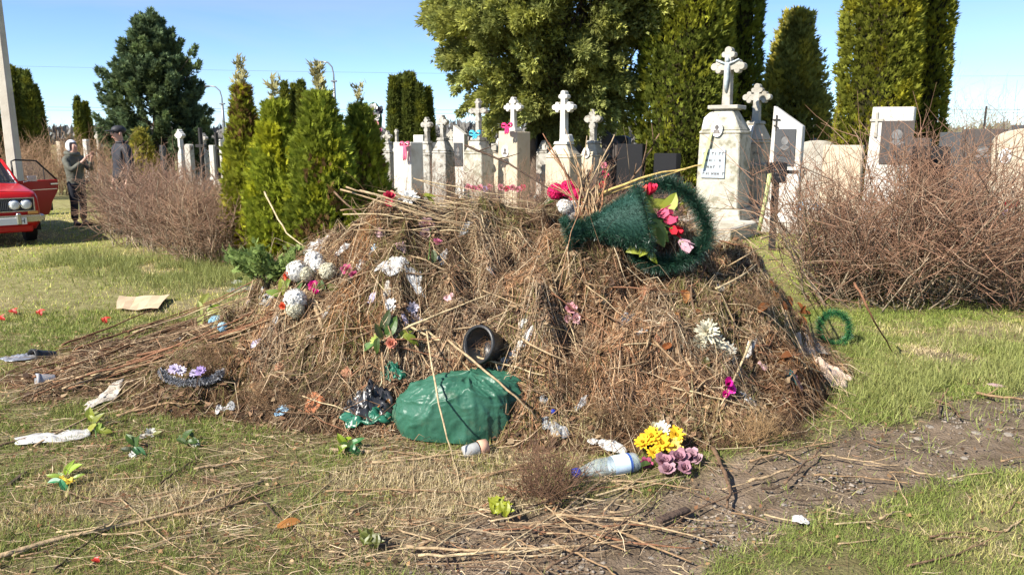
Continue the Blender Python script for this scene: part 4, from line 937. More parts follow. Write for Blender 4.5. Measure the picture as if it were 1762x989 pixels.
# bonnet panel with shut lines, scuttle
hv = [(-.66, -1.98, .905), (.66, -1.98, .905), (.70, -.80, .992), (-.70, -.80, .992), (-.3, -1.98, .925), (.3, -1.98, .925), (.32, -.80, 1.012), (-.32, -.80, 1.012)]
P().add(hv+[(x, y, z-.03) for x, y, z in hv], [(0, 4, 7, 3), (4, 5, 6, 7), (5, 1, 2, 6), (0, 8, 12, 4), (4, 12, 13, 5), (5, 13, 9, 1), (1, 9, 10, 2), (3, 11, 8, 0)]).build('bonnet', redp, car)
# greenhouse
A = [(-.70, -.76), (.70, -.76), (.72, 1.46), (-.72, 1.46)]; B = [(-.56, -.22), (.56, -.22), (.57, .96), (-.57, .96)]; zA, zB = .985, 1.39
for i in range(4): P().tube([(A[i][0], A[i][1], zA), (B[i][0], B[i][1], zB)], .032, 6).build('pillar', redp, car, smooth=True)
for s in (-1, 1): P().tube([(s*.71, .22, zA), (s*.565, .27, zB)], .03, 6).build('pillar', redp, car, smooth=True)
rf = [(-.60, -.26), (.60, -.26), (.61, 1.0), (-.61, 1.0)]
P().add([(x, y, zB-.01) for x, y in rf]+[(x*.9, y*.93+.02, zB+.055) for x, y in rf]+[], [(3, 2, 1, 0), (4, 5, 6, 7), (0, 1, 5, 4), (1, 2, 6, 5), (2, 3, 7, 6), (3, 0, 4, 7)]).build('roof', redp, car, bevel=.02, segs=2)
def pane(nm, a, b, c, d, m=glassd): return P().add([a, b, c, d], [(0, 1, 2, 3)]).build(nm, m, car)
i_ = .02
wsd = pane('windscreen', (-.67, -.765, zA), (.67, -.765, zA), (.54, -.235, zB), (-.54, -.235, zB))
q = P()
for a, b in (((-.68, -.77, zA+.01), (.68, -.77, zA+.01)), ((-.55, -.235, zB-.01), (.55, -.235, zB-.01)), ((-.68, -.77, zA), (-.55, -.235, zB)), ((.68, -.77, zA), (.55, -.235, zB))): q.tube([a, b], .012, 6)
q.build('chrome_surround', chrome, wsd)
for s in (-.35, .25): P().tube([(s, -.80, zA+.0), (s+.16, -.74, zA+.05), (s+.42, -.70, zA+.07)], .007, 5).build('wiper', rubber, wsd)
pane('rear_window', (.68, 1.46, zA), (-.68, 1.46, zA), (-.54, .98, zB), (.54, .98, zB))
for s in (-1, 1): pane('side_window', (s*.712, -.66, zA), (s*.716, .2, zA), (s*.575, .24, zB), (s*.572, -.16, zB))
pane('side_window', (-.718, .28, zA), (-.718, 1.35, zA), (-.58, .9, zB), (-.575, .3, zB))
# seats, wheel, mirror inside
for s in (-.36, .36):
    o = P().box((s, .12, .98), (.48, .14, .62), top=(.8, .8)).build('seat_back', seatm, car, bevel=.03); P().box((s, .14, 1.33), (.24, .09, .14)).build('headrest', seatm, o, bevel=.02)
P().tube([(.36+.18*math.cos(a), -.42+.05*math.sin(a), 1.02+.17*math.sin(a)) for a in np.linspace(0, 2*PI, 17)], .014, 6).build('steering_wheel', rubber, car, smooth=True)
P().box((0, -.62, .98), (1.3, .22, .06)).build('dashboard', seatm, car, bevel=.02); P().box((0, -.33, 1.30), (.2, .03, .06)).build('rear_view_mirror', trimb, car, bevel=.01)
# front: grille, four headlamps, bumper, plate
gr = P().box((0, -2.055, .70), (1.36, .05, .205)).build('grille', trimb, car, bevel=.01)
q = P()
for k in range(26): q.box((-.335+k*.0268, -2.084, .70), (.008, .012, .17))
q.build('grille_bars', mat('dull chrome', (.22, .22, .22), .45, metal=.7), gr)
q = P()
for c, d in (((0, -2.082, .808), (1.40, .02, .018)), ((0, -2.082, .592), (1.40, .02, .018)), ((-.69, -2.082, .70), (.02, .02, .198)), ((.69, -2.082, .70), (.02, .02, .198))): q.box(c, d)
q.build('grille_surround', chrome, gr, bevel=.003)
RXm = Matrix.Rotation(PI/2, 4, 'X')
for sx in (-.575, -.405, .405, .575):
    M_ = Matrix.Translation((sx, -2.08, .70)) @ RXm
    h = P().lathe([(.078, 0), (.088, .012), (.082, .03), (.070, .034)], 20, M=M_).build('headlight', chrome, car, smooth=True)
    P().lathe([(.071, .030), (.062, .044), (.04, .052), (.005, .055)], 20, M=M_).build('lens', lampg, h, smooth=True)
bp = P(); bp.box((0, -2.17, .475), (1.56, .07, .115)); bp.build('bumper', chrome, car, bevel=.02, segs=2)
for s in (-1, 1):
    P().box((s*.775, -2.05, .475), (.08, .28, .113)).build('bumper_corner', chrome, car, bevel=.02); P().box((s*.43, -2.22, .475), (.07, .06, .19)).build('overrider', chrome, car, bevel=.015)
    P().box((s*.66, -2.10, .565), (.15, .03, .05)).build('indicator', mat('amber lens', (.75, .35, .08), .2), car, bevel=.005)
npl = P().box((0.28, -2.225, .44), (.52, .012, .112)).build('number_plate', mat('plate white', (.75, .75, .73), .5), car, bevel=.003)
tcu = bpy.data.curves.new('plate_text', 'FONT'); tcu.body = 'H'; tcu.size = .115; tcu.extrude = .001; tcu.align_x = 'CENTER'
tmp = bpy.data.objects.new('plate_text', tcu); COL.objects.link(tmp); bpy.context.view_layer.update()
tme = bpy.data.meshes.new_from_object(tmp.evaluated_get(bpy.context.evaluated_depsgraph_get())); bpy.data.objects.remove(tmp)
to = bpy.data.objects.new('plate_text', tme); COL.objects.link(to); tme.materials.clear(); to.location = (.475, -2.2325, .40); to.rotation_euler = (PI/2, 0, 0); tme.materials.append(rubber); to.parent = npl
P().box((0, -2.0, .30), (1.3, .1, .12)).build('front_apron', redp, car, bevel=.02)
q = P(); q.tube([(.80, -.66, 1.0), (.90, -.64, 1.03)], .012, 6); q.box((.945, -.62, 1.06), (.15, .05, .10)); q.build('wing_mirror', chrome, car, bevel=.01)
for sx in (-.71, .71):
    for sy in (-1.25, 1.18):
        M_ = Matrix.Translation((sx, sy, .30)) @ Matrix.Rotation(PI/2, 4, 'Y')
        wl = P().lathe([(.19, -.085), (.285, -.085), (.30, -.05), (.30, .05), (.285, .085), (.19, .085)], 24, M=M_).build('wheel', rubber, car, smooth=True)
        P().lathe([(.19, -.06), (.19, .06), (.12, .07), (.03, .09)], 16, M=M_).build('rim', chrome, wl, smooth=True)
        P().box((sx*1.02, sy, .40), (.22, .72, .36)).build('wheel_arch', rubber, car)
P().box((.806, .80, .66), (.004, 1.05, .56)).build('dark_doorway_panel', seatm, car)  # dark panel stands in for the shaded doorway; the hull is closed
# open rear door, hinged on the middle pillar
dr = bpy.data.objects.new('rear_door', None); COL.objects.link(dr); dr.parent = car; dr.location = (.80, .27, 0); dr.rotation_euler = (0, 0, math.radians(-68))
low = [(0, .30), (.70, .30), (.76, .38), (.80, .52), (.95, .72), (1.0, .80), (1.0, .985), (0, .985)]
def yz(poly, x0, x1):
    n = len(poly); v = [(x0, y, z) for y, z in poly]+[(x1, y, z) for y, z in poly]
    return v, [tuple(range(n-1, -1, -1)), tuple(range(n, 2*n))]+[(i, (i+1) % n, n+(i+1) % n, n+i) for i in range(n)]
P().add(*yz([(y*.86, z) for y, z in low], -.05, .0)).build('door_panel', redp, dr, bevel=.012)
P().tube([(-.02, .0, .985), (-.07, .02, 1.36), (-.08, .10, 1.385), (-.075, .50, 1.36), (-.03, .84, .985)], .018, 6).build('window_frame', trimb, dr, smooth=True)
P().tube([(-.06, .62, 1.22), (-.025, .60, .985)], .009, 5).build('window_bar', trimb, dr)
P().add([(-.025, .03, .99), (-.025, .80, .99), (-.07, .49, 1.345), (-.075, .10, 1.37)], [(0, 1, 2, 3)]).build('window_pane', mat('clear glass', (.6, .65, .65), .05, alpha=.18), dr)
P().box((.012, .76, .90), (.03, .16, .035)).build('handle', chrome, dr, bevel=.006); P().box((.004, .42, .80), (.01, .8, .012)).build('trim_strip', chrome, dr)
P().box((-.06, .40, .62), (.03, .66, .5)).build('door_card', seatm, dr, bevel=.01)
# ================================================================== PEOPLE
def skin_mesh(name, V, E, R, m, parent, sub=2, root=0):
    me = bpy.data.meshes.new(name); me.from_pydata(V, E, []); o = link(name, me)
    md = o.modifiers.new('s', 'SKIN'); md.use_smooth_shade = True
    for i, r in enumerate(R):
        me.skin_vertices[0].data[i].radius = r if hasattr(r, '__len__') else (r, r); me.skin_vertices[0].data[i].use_root = (i == root)
    sb = o.modifiers.new('u', 'SUBSURF'); sb.levels = sub; sb.render_levels = sub
    bpy.context.view_layer.update(); dg = bpy.context.evaluated_depsgraph_get()
    nm = bpy.data.meshes.new_from_object(o.evaluated_get(dg)); nm.name = name
    o.modifiers.clear(); o.data = nm; bpy.data.meshes.remove(me); nm.materials.clear(); nm.materials.append(m); o.parent = parent
    return o
skin_m = mat('skin', (.55, .33, .24), .55, (.48, .27, .20), 20)
def chain(pts):
    return [(i, i+1) for i in range(len(pts)-1)]
def person(label, loc, rz, arms, jacket, trouser, shoe, hem, k=1.0, head_yaw=0, bow_=0.0, jk='jacket'):
    root = empty('person', loc, rz, label, 'person'); root.scale = (k, k, k)
    V = [(0, 0, .93), (0, .01, 1.12), (0, 0, 1.33), (0, .005, 1.46), (0, -.02-bow_*.3, 1.535), (0, -.005-bow_, 1.63), (0, .01-bow_, 1.685)]; R = [(.14, .11), (.12, .095), (.15, .10), .052, (.066, .075), (.076, .092), .05]
    E = [(0, 1), (1, 2), (2, 3), (3, 4), (4, 5), (5, 6)]
    V.append((0, -.118-bow_, 1.60)); R.append(.016); E.append((5, 7))
    for s in (-1, 1):
        b = len(V); a = arms[0] if s < 0 else arms[1]
        V += [(s*.155, 0, 1.38), (s*.20, .01, 1.36)]+[a[0], a[1], a[2]]; R += [.055, .055, .042, .030, .034]; E += [(2, b), (b, b+1), (b+1, b+2), (b+2, b+3), (b+3, b+4)]
        b = len(V); V += [(s*.095, 0, .86), (s*.10, -.015, .48), (s*.105, .02, .10), (s*.115, -.15, .035)]; R += [.085, .058, .04, .035]; E += [(0, b), (b, b+1), (b+1, b+2), (b+2, b+3)]
    skin_mesh('body', V, E, R, skin_m, root)
    # jacket with sleeves
    V = [(0, 0, hem), (0, .0, (hem+1.1)/2), (0, .01, 1.12), (0, 0, 1.32), (0, .01, 1.45)]; R = [(.205, .16), (.195, .15), (.18, .145), (.19, .145), .085]; E = chain(V)
    for s in (-1, 1):
        b = len(V); a = arms[0] if s < 0 else arms[1]; w3 = tuple(np.array(a[0])*.12+np.array(a[1])*.88)
        V += [(s*.17, 0, 1.37), (s*.215, .01, 1.34), a[0], w3]; R += [.085, .078, .066, .05]; E += [(3, b), (b, b+1), (b+1, b+2), (b+2, b+3)]
    skin_mesh(jk, V, E, R, jacket, root)
    V = [(0, 0, .95)]; R = [(.155, .125)]; E = []
    for s in (-1, 1):
        b = len(V); V += [(s*.098, 0, .84), (s*.105, -.015, .48), (s*.108, .02, .12)]; R += [.10, .078, .07]; E += [(0, b), (b, b+1), (b+1, b+2)]
    skin_mesh('trousers', V, E, R, trouser, root)
    for s in (-1, 1):
        V = [(s*.105, .05, .06), (s*.108, -.03, .055), (s*.115, -.15, .035), (s*.118, -.20, .03)]; skin_mesh('shoe', V, chain(V), [.05, .052, .042, .028], shoe, root)
    for a in arms:      # hands: palm with five curled fingers
        wv = Vector(a[1]); hv_ = Vector(a[2]); d = (hv_-wv).normalized(); s_ = d.cross(Vector((0, 0, 1))).normalized(); u_ = s_.cross(d)
        V = [tuple(hv_), tuple(hv_+d*.045)]; R = [(.034, .02), (.036, .018)]; E = [(0, 1)]
        for i, ln in enumerate((.055, .068, .062, .048)):
            b = len(V); o_f = s_*(-.030+.020*i); V += [tuple(hv_+d*.06+o_f), tuple(hv_+d*(.06+ln*.55)+o_f-u_*.008), tuple(hv_+d*(.06+ln*.8)+o_f-u_*.03)]; R += [.009, .0085, .0075]; E += [(1, b), (b, b+1), (b+1, b+2)]
        b = len(V); V += [tuple(hv_-s_*.042+d*.01), tuple(hv_-s_*.058+d*.045-u_*.012)]; R += [.011, .009]; E += [(0, b), (b, b+1)]
        skin_mesh('hand', V, E, R, skin_m, root)
    for s in (-1, 1):
        P().ball((s*.034, -.087-bow_, 1.625), (.014, .008, .008), 8, 6).build('eye', mat('eye', (.03, .02, .02), .3), root); P().ball((s*.083, .01-bow_, 1.61), (.012, .024, .033), 8, 6).build('ear', skin_m, root, smooth=True)
    P().ball((0, -.092-bow_, 1.553), (.026, .008, .008), 8, 6).build('mouth', mat('lips', (.42, .17, .14), .5), root, smooth=True)
    return root
olive = mat('olive quilted jacket', (.085, .085, .065), .7, (.12, .118, .09), 9, bump=.8, bscale=16); navy = mat('dark trousers', (.02, .022, .03), .85); shoeb = mat('black shoe', (.015, .015, .015), .5); blackj = mat('black jacket', (.022, .022, .026), .6, (.035, .035, .04), 9, bump=.5, bscale=18)
wD = 15.9; wroot = person('person in white headscarf and long olive jacket raising both hands', (wx(130, wD, .9), wD, -.10), math.radians(72), ([(-.24, -.17, 1.14), (-.11, -.36, 1.33), (-.08, -.42, 1.40)], [(.24, -.17, 1.14), (.10, -.36, 1.36), (.06, -.42, 1.44)]), olive, navy, shoeb, .70, 1.0, jk='long_jacket')
sc = P(); sc.ball((0, .022, 1.625), (.104, .115, .128), 16, 10)
so = sc.build('headscarf', mat('white scarf', (.78, .78, .80), .8, (.66, .67, .72), 9, bump=.3), wroot, smooth=True)
bm = bmesh.new(); bm.from_mesh(so.data); bmesh.ops.delete(bm, geom=[v for v in bm.verts if v.co.y < -.035 and 1.53 < v.co.z < 1.70 and abs(v.co.x) < .085], context='VERTS'); bm.to_mesh(so.data); bm.free()
P().tube([(.12*math.cos(a), .03+.10*math.sin(a), 1.475+.02*math.sin(a)) for a in np.linspace(0, 2*PI, 15)], .042, 8).build('hood', olive, wroot, smooth=True)
mD = 13.9; mroot = person('person in black cap and black jacket standing behind the hedge', (wx(211, mD, 1.2), mD, 0), math.radians(-42), ([(-.27, .02, 1.08), (-.27, -.06, .84), (-.26, -.08, .77)], [(.27, .02, 1.08), (.27, -.06, .84), (.26, -.08, .77)]), blackj, navy, shoeb, .80, 1.09, bow_=.03)
q = P(); q.ball((0, -.012, 1.668), (.099, .115, .075), 16, 8); cp = q.build('cap', blackj, mroot, smooth=True)
P().ball((0, -.15, 1.652), (.075, .075, .012), 12, 6).build('cap_peak', blackj, cp, smooth=True)
P().box((0, -.118, 1.625), (.125, .016, .034)).build('sunglasses', mat('dark lens', (.01, .01, .012), .15), mroot, bevel=.006)
P().tube([(.075*math.cos(a), .02+.07*math.sin(a), 1.47) for a in np.linspace(0, 2*PI, 13)], .03, 8).build('collar', blackj, mroot, smooth=True)
# ================================================================== LITTER: flowers, cloth, bags, pots
petal_m = mat('artificial petal', attr=True, rough=.65, trans=.25, spec=.2)
leaf_m = mat('artificial leaf', attr=True, rough=.4, trans=.25, spec=.4)
def face_quat(f): return Vector(f).to_track_quat('Z', 'Y')
def petals(p, n, L, w, el, col, r0=0.0, cup=.2, jit=.15, zc=0, rnd=random):
    for i in range(n):
        a = 2*PI*i/n+rnd.uniform(-jit, jit); e = el+rnd.uniform(-.12, .12); l = L*rnd.uniform(.85, 1.1)
        d = Vector((math.cos(a)*math.cos(e), math.sin(a)*math.cos(e), math.sin(e))); s = Vector((-math.sin(a), math.cos(a), 0)); u = s.cross(d)*-1
        o = Vector((math.cos(a)*r0, math.sin(a)*r0, zc)); v_ = rnd.uniform(.78, 1.12); c = tuple(max(0, min(1, q*v_)) for q in col)
        m1 = o+d*l*.5; t = o+d*l+u*cup*l*.6
        p.add([o-s*w*.25, o+s*w*.25, m1+s*w*.5+u*cup*l*.25, t+s*w*.22, t-s*w*.22, m1-s*w*.5+u*cup*l*.25], [(0, 1, 2, 5), (5, 2, 3, 4)], c)
def head(kind, r, col, parent, loc, face, seed, centre=None):
    rnd = random.Random(seed); p = P(); dk = tuple(c*.6 for c in col)
    if kind == 'aster':
        for n, l, e in ((18, r, .05), (16, r*.85, .45), (12, r*.62, .85), (7, r*.4, 1.2)): petals(p, n, l, r*.22, e, col, cup=.25, rnd=rnd)
    elif kind == 'daisy':
        for n, l, e in ((10, r, .15), (9, r*.85, .5)): petals(p, n, l, r*.42, e, col, cup=.1, rnd=rnd)
        petals(p, 9, r*.4, r*.2, 1.0, centre or dk, cup=.1, rnd=rnd)
    elif kind == 'rose':
        for n, l, e, cp in ((6, r, .2, .35), (6, r*.8, .6, .5), (5, r*.62, .95, .6), (4, r*.45, 1.25, .6)): petals(p, n, l, r*.95, e, col if n > 4 else dk, cup=cp, rnd=rnd)
    elif kind == 'tulip':
        petals(p, 4, r*1.5, r*.95, 1.05, col, r0=r*.1, cup=.35, rnd=rnd); petals(p, 3, r*1.4, r*.8, 1.3, col, r0=r*.08, cup=.2, rnd=rnd)
        petals(p, 5, r*.6, r*.3, .8, (.16, .28, .05), cup=.3, zc=-.05*r, rnd=rnd)
    elif kind == 'pom':
        for i in range(180):
            z = rnd.uniform(-.25, 1); a = rnd.uniform(0, 2*PI); q = math.sqrt(max(0, 1-z*z)); nn = Vector((q*math.cos(a), q*math.sin(a), z)); M = nn.to_track_quat('Z', 'Y').to_matrix(); o = nn*r*rnd.uniform(.82, .95); sz = r*.2
            v_ = rnd.uniform(.72, 1.1); c = tuple(max(0, min(1, k*v_)) for k in col)
            for k in range(4):
                b = k*PI/2+rnd.uniform(0, .5); e1 = M @ Vector((math.cos(b), math.sin(b), .5*rnd.random())); e2 = M @ Vector((-math.sin(b), math.cos(b), 0))
                p.add([o, o+e1*sz*.6+e2*sz*.42, o+e1*sz, o+e1*sz*.6-e2*sz*.42], [(0, 1, 2, 3)], c)
        p.ball((0, 0, 0), r*.80, 10, 6, tuple(k*.95 for k in col))
    M = Matrix.Translation(Vector(loc)) @ face_quat(face).to_matrix().to_4x4()
    return p.build('flower', petal_m, parent, M=M)
def leafm_(L, w, col, parent, loc, d, up, seed, name='leaf', m=None):
    rnd = random.Random(seed); d = Vector(d).normalized(); s = d.cross(Vector(up)).normalized(); u = s.cross(d); o = Vector(loc); p = P(); v_ = rnd.uniform(.5, .9); c = (col[0]*v_+.015, col[1]*v_*.88, col[2]*v_*.62); n = 5; w = w*rnd.uniform(.7, 1.15); cv = rnd.uniform(.05, .6); prev = None; vs = []
    for i in range(n+1):
        t = i/n; q = o+d*L*t-u*L*cv*t*t+u*L*.1*t+s*L*.12*math.sin(3*t+seed); ww = w*math.sin(PI*min(1, t*.9+.08))**.8*L*(1 if i < n else .1)
        vs += [q-s*ww+u*ww*.35, q, q+s*ww+u*ww*.35]
    fs = []
    for i in range(n): b = i*3; fs += [(b, b+1, b+4, b+3), (b+1, b+2, b+5, b+4)]
    p.add(vs, fs, c); return p.build(name, m or leaf_m, parent)
RT, UP = Vector((1, 0, 0)), Vector((0, SP, CP))
def facing(p, rnd, k=.6):
    n = normal_at(p.x, p.y); c = (Vector((0, 0, CAM_H))-p).normalized()
    return (n*.7+c*k+Vector((rnd.uniform(-.35, .35), rnd.uniform(-.35, .35), rnd.uniform(-.2, .3)))).normalized()
SEED = [100]
def cluster(name, label, cat, heads=(), leaves=(), stems=(), lift=.02, group=None):
    allp = [(q[0], q[1]) for q in (list(heads)+list(leaves))]
    base = hp(*max(allp, key=lambda q: q[1])); root = empty(name, base, 0, label, cat, group)
    for px, py, kind, rpx, col in heads:
        SEED[0] += 1; rnd = random.Random(SEED[0]); pt = hp(px, py); f = facing(pt, rnd); r = rpx*mpp(pt); pt = pt+f*(r*.35+lift)
        head(kind, r, col, root, pt-base, f, SEED[0])
        if kind in ('tulip', 'aster', 'daisy'):
            P().tube([pt-base-f*r*.05, pt-base-f*r*.9-Vector((0, 0, r*.6))], r*.07, 5).build('stem', mat('plastic stem', (.09, .16, .04), .5), root)
    if cat in ('leaf sprig', 'weed'): leaves = list(leaves)+[(q[0]+random.Random(i).uniform(-9, 9), q[1]+random.Random(i+7).uniform(-7, 7), q[2]*.62, q[3]+random.Random(i+3).uniform(40, 160), q[4]) for i, q in enumerate(leaves)]
    for px, py, lpx, ang, col in leaves:
        SEED[0] += 1; rnd = random.Random(SEED[0]); pt = hp(px, py); L = lpx*mpp(pt); a = math.radians(ang)
        d = RT*math.cos(a)+UP*math.sin(a)+normal_at(pt.x, pt.y)*.25; st = pt-d.normalized()*L*.4+normal_at(pt.x, pt.y)*(.02+lift)
        leafm_(L, .26, col, root, st-base, d, normal_at(pt.x, pt.y)+Vector((0, -.6, .2)), SEED[0])
    for pth in stems:
        pts = [hp(*q)+Vector((0, -.01, .03)) for q in pth]; P().tube([q-base for q in pts], .004, 5).build('stem', mat('plastic stem', (.09, .16, .04), .5), root)
    return root
WHT = (.88, .86, .80); CRM = (.66, .62, .46); RED_ = (.62, .03, .05); PNK = (.75, .28, .36); MAG = (.75, .03, .30); LIM = (.28, .38, .07); GRN = (.06, .17, .045); DGR = (.04, .10, .04); YEL = (.85, .52, .03); MAU = (.42, .22, .27); LIL = (.48, .38, .62); BLU = (.35, .60, .78); HOT = (.72, .02, .14); ORA = (.75, .25, .10)
B_ = 'flower bunch'
cluster('flower_bunch', 'crimson hydrangea bunch over two white ones beside the green basket', B_, [(957, 337, 'pom', 15, HOT), (977, 332, 'pom', 16, HOT), (990, 342, 'pom', 13, HOT), (965, 364, 'pom', 15, WHT), (990, 362, 'pom', 15, WHT), (975, 372, 'pom', 13, WHT)], [(950, 355, 20, 200, GRN)])
cluster('flower_bunch', 'shaggy white aster with red bloom and lime leaves on heap crest', B_, [(705, 350, 'aster', 19, WHT), (672, 343, 'rose', 11, (.62, .05, .10)), (668, 354, 'rose', 9, (.6, .05, .10))], [(728, 345, 26, 20, LIM), (735, 352, 24, -40, LIM), (720, 358, 18, -80, GRN)])
cluster('flower_bunch', 'faded pink blossom on a long pale green stem near the heap top', B_, [(734, 392, 'rose', 13, (.72, .45, .42)), (728, 405, 'rose', 11, (.70, .50, .46)), (750, 425, 'rose', 9, (.62, .16, .30))], [(745, 448, 26, -80, (.12, .22, .10))], [[(742, 372), (741, 410), (738, 455)]])
cluster('flower_bunch', 'large cluster of white hydrangea balls on the left heap flank', B_, [(513, 467, 'pom', 19, WHT), (537, 455, 'pom', 17, WHT), (548, 470, 'pom', 19, WHT), (570, 472, 'pom', 16, (.70, .66, .50)), (528, 476, 'pom', 14, CRM), (500, 476, 'rose', 9, (.72, .10, .04)), (541, 496, 'rose', 11, MAG), (541, 508, 'tulip', 8, MAG)], [(560, 498, 26, -70, GRN), (578, 500, 24, -50, (.14, .22, .05)), (520, 490, 24, -120, GRN)])
cluster('flower_bunch', 'lone white hydrangea ball with green leaves left of the big cluster', B_, [(507, 520, 'pom', 20, WHT), (510, 542, 'pom', 16, CRM), (490, 528, 'rose', 7, (.72, .12, .05))], [(487, 505, 30, 100, LIM), (480, 515, 28, 150, (.18, .32, .06)), (495, 500, 26, 60, (.18, .32, .06))])
cluster('flower_bunch', 'magenta and dark leaf blossom right of the white hydrangeas', B_, [(600, 468, 'rose', 11, (.66, .12, .28)), (612, 478, 'rose', 8, (.5, .08, .2))], [(590, 475, 22, 160, (.05, .06, .05)), (612, 486, 20, -60, (.05, .06, .05))])
cluster('flower_bunch', 'green-leaved white bouquet with orange bloom mid heap left', B_, [(677, 537, 'daisy', 13, WHT), (708, 533, 'daisy', 13, (.6, .55, .62)), (716, 555, 'daisy', 12, (.62, .56, .60)), (673, 594, 'rose', 11, (.75, .30, .20)), (650, 588, 'daisy', 11, (.62, .72, .2))], [(665, 560, 36, 80, DGR), (672, 570, 36, 60, GRN), (655, 595, 26, -110, GRN), (690, 580, 28, 20, LIM), (700, 588, 28, -30, (.25, .38, .06)), (660, 575, 30, 130, DGR), (645, 600, 24, 240, (.12, .3, .12))])
cluster('flower', 'small dusty pink blossom in the middle of the heap', 'flower', [(978, 540, 'rose', 12, (.72, .36, .38)), (987, 549, 'rose', 10, (.70, .42, .42)), (972, 551, 'rose', 8, (.66, .40, .40))])
cluster('flower_bunch', 'cream chrysanthemums weathered grey on the right heap flank', B_, [(1213, 578, 'aster', 24, (.66, .62, .46)), (1225, 600, 'aster', 22, (.60, .57, .44)), (1243, 612, 'aster', 20, (.62, .60, .50)), (1198, 590, 'aster', 15, (.5, .47, .34))], [(1215, 630, 24, -100, (.10, .12, .04))])
cluster('flower', 'bright magenta blossom dangling low on the right of heap', 'flower', [(1251, 663, 'tulip', 13, (.80, .04, .42)), (1248, 680, 'tulip', 10, (.80, .05, .40)), (1256, 672, 'rose', 9, (.80, .06, .44))])
cluster('flower_bunch', 'yellow daisies with white petal tips at the heap foot', B_, [(1130, 762, 'daisy', 19, YEL), (1158, 758, 'daisy', 17, YEL), (1142, 775, 'daisy', 19, YEL), (1115, 780, 'daisy', 17, YEL), (1140, 748, 'daisy', 16, (.86, .80, .62)), (1160, 775, 'daisy', 16, (.85, .62, .15)), (1120, 795, 'daisy', 13, YEL), (1128, 745, 'tulip', 8, (.8, .75, .55))], [], lift=.07)
cluster('flower_bunch', 'faded mauve roses lying under the yellow daisies', B_, [(1140, 808, 'rose', 21, MAU), (1165, 800, 'rose', 20, MAU), (1190, 793, 'rose', 18, (.46, .28, .32)), (1150, 818, 'rose', 16, (.5, .30, .34)), (1175, 812, 'rose', 15, MAU), (1112, 803, 'rose', 12, (.4, .08, .16)), (1205, 798, 'rose', 12, (.5, .33, .36))], [(1110, 812, 24, 190, (.05, .12, .04))])
cluster('flower_bunch', 'lime leaves with a pale blue bloom on the left stalks', B_, [(372, 563, 'pom', 14, (.40, .66, .78)), (384, 566, 'pom', 9, (.5, .72, .82))], [(352, 525, 26, 80, LIM), (345, 540, 28, 120, (.45, .58, .22)), (362, 545, 28, 40, (.50, .62, .2)), (350, 560, 26, -100, (.55, .66, .25)), (365, 532, 22, 20, (.22, .4, .05))])
cluster('leaf_sprig', 'lime green artificial leaf sprig beside the white rag on the grass', 'leaf sprig', [], [(160, 725, 26, 100, LIM), (168, 735, 28, 60, LIM), (158, 748, 30, -120, (.45, .55, .12)), (175, 748, 26, -50, (.22, .4, .06)), (182, 752, 22, -30, LIM)], [[(165, 720), (168, 760)]])
cluster('leaf_sprig', 'dark green artificial leaves with tiny white bloom on the left grass', 'leaf sprig', [(230, 785, 'daisy', 7, WHT)], [(228, 772, 28, 120, GRN), (238, 775, 26, 60, GRN), (222, 785, 22, 190, DGR), (240, 788, 24, -30, (.05, .25, .12))])
cluster('leaf_sprig', 'small green sprig with whitish flower right of the dark leaves', 'leaf sprig', [(338, 768, 'daisy', 8, (.6, .6, .5))], [(322, 762, 24, 60, GRN), (315, 770, 24, 170, GRN), (330, 770, 22, 10, GRN)])
cluster('flower', 'small white faded blossom between the two green sprigs', 'flower', [(258, 752, 'daisy', 11, (.6, .58, .5)), (244, 760, 'daisy', 8, (.55, .5, .42))], [(270, 757, 20, 10, (.3, .38, .12))])
cluster('flower_bunch', 'yellow and green artificial flowers lying alone on the left grass', B_, [(108, 833, 'daisy', 10, (.80, .62, .08)), (122, 838, 'daisy', 10, (.80, .62, .08)), (100, 826, 'daisy', 8, (.6, .75, .35))], [(128, 822, 30, 30, (.30, .55, .05)), (118, 820, 26, 80, (.30, .55, .05)), (98, 842, 26, 210, (.05, .35, .2)), (112, 846, 26, -60, (.05, .35, .2)), (134, 832, 22, 0, (.28, .5, .06)), (95, 832, 22, 170, (.3, .5, .1))])
cluster('leaf_sprig', 'bright green ivy-like leaves on a stick before the bin bag', 'leaf sprig', [], [(592, 770, 28, 130, (.30, .50, .04)), (600, 780, 30, -100, GRN), (610, 772, 28, 40, (.05, .26, .10)), (612, 785, 26, -40, (.04, .22, .10)), (590, 785, 22, 220, (.25, .42, .04))])
for px, py, txt in ((22, 541, 'red artificial leaf on the left lawn beside the dark scraps'), (68, 543, 'second red artificial leaf on the left lawn'), (2, 553, 'red artificial leaf at the left picture edge'), (180, 556, 'pinkish red leaf left of the cardboard'), (165, 978, 'small red scrap at the bottom left')):
    cluster('red_leaf', txt, 'artificial leaf', [], [(px, py, 15, 30, (.68, .07, .04)), (px+3, py+2, 12, 130, (.62, .05, .04)), (px-2, py+2, 12, -40, (.66, .08, .05))], group='red artificial leaves on the left lawn')
for px, py, s_, c_, txt in ((860, 885, 26, (.38, .50, .05), 'yellow-green weed growing just below the dry shrub'), (637, 940, 26, (.13, .19, .05), 'green leafy weed rosette on bare soil at bottom'), (1290, 770, 0, GRN, '')):
    if s_:
        cluster('weed', txt, 'weed', [], [(px+random.Random(i).uniform(-13, 13), py+random.Random(i+50).uniform(-9, 9), s_*random.Random(i+9).uniform(.6, 1.1), 20+i*37 % 140, c_) for i in range(13)])
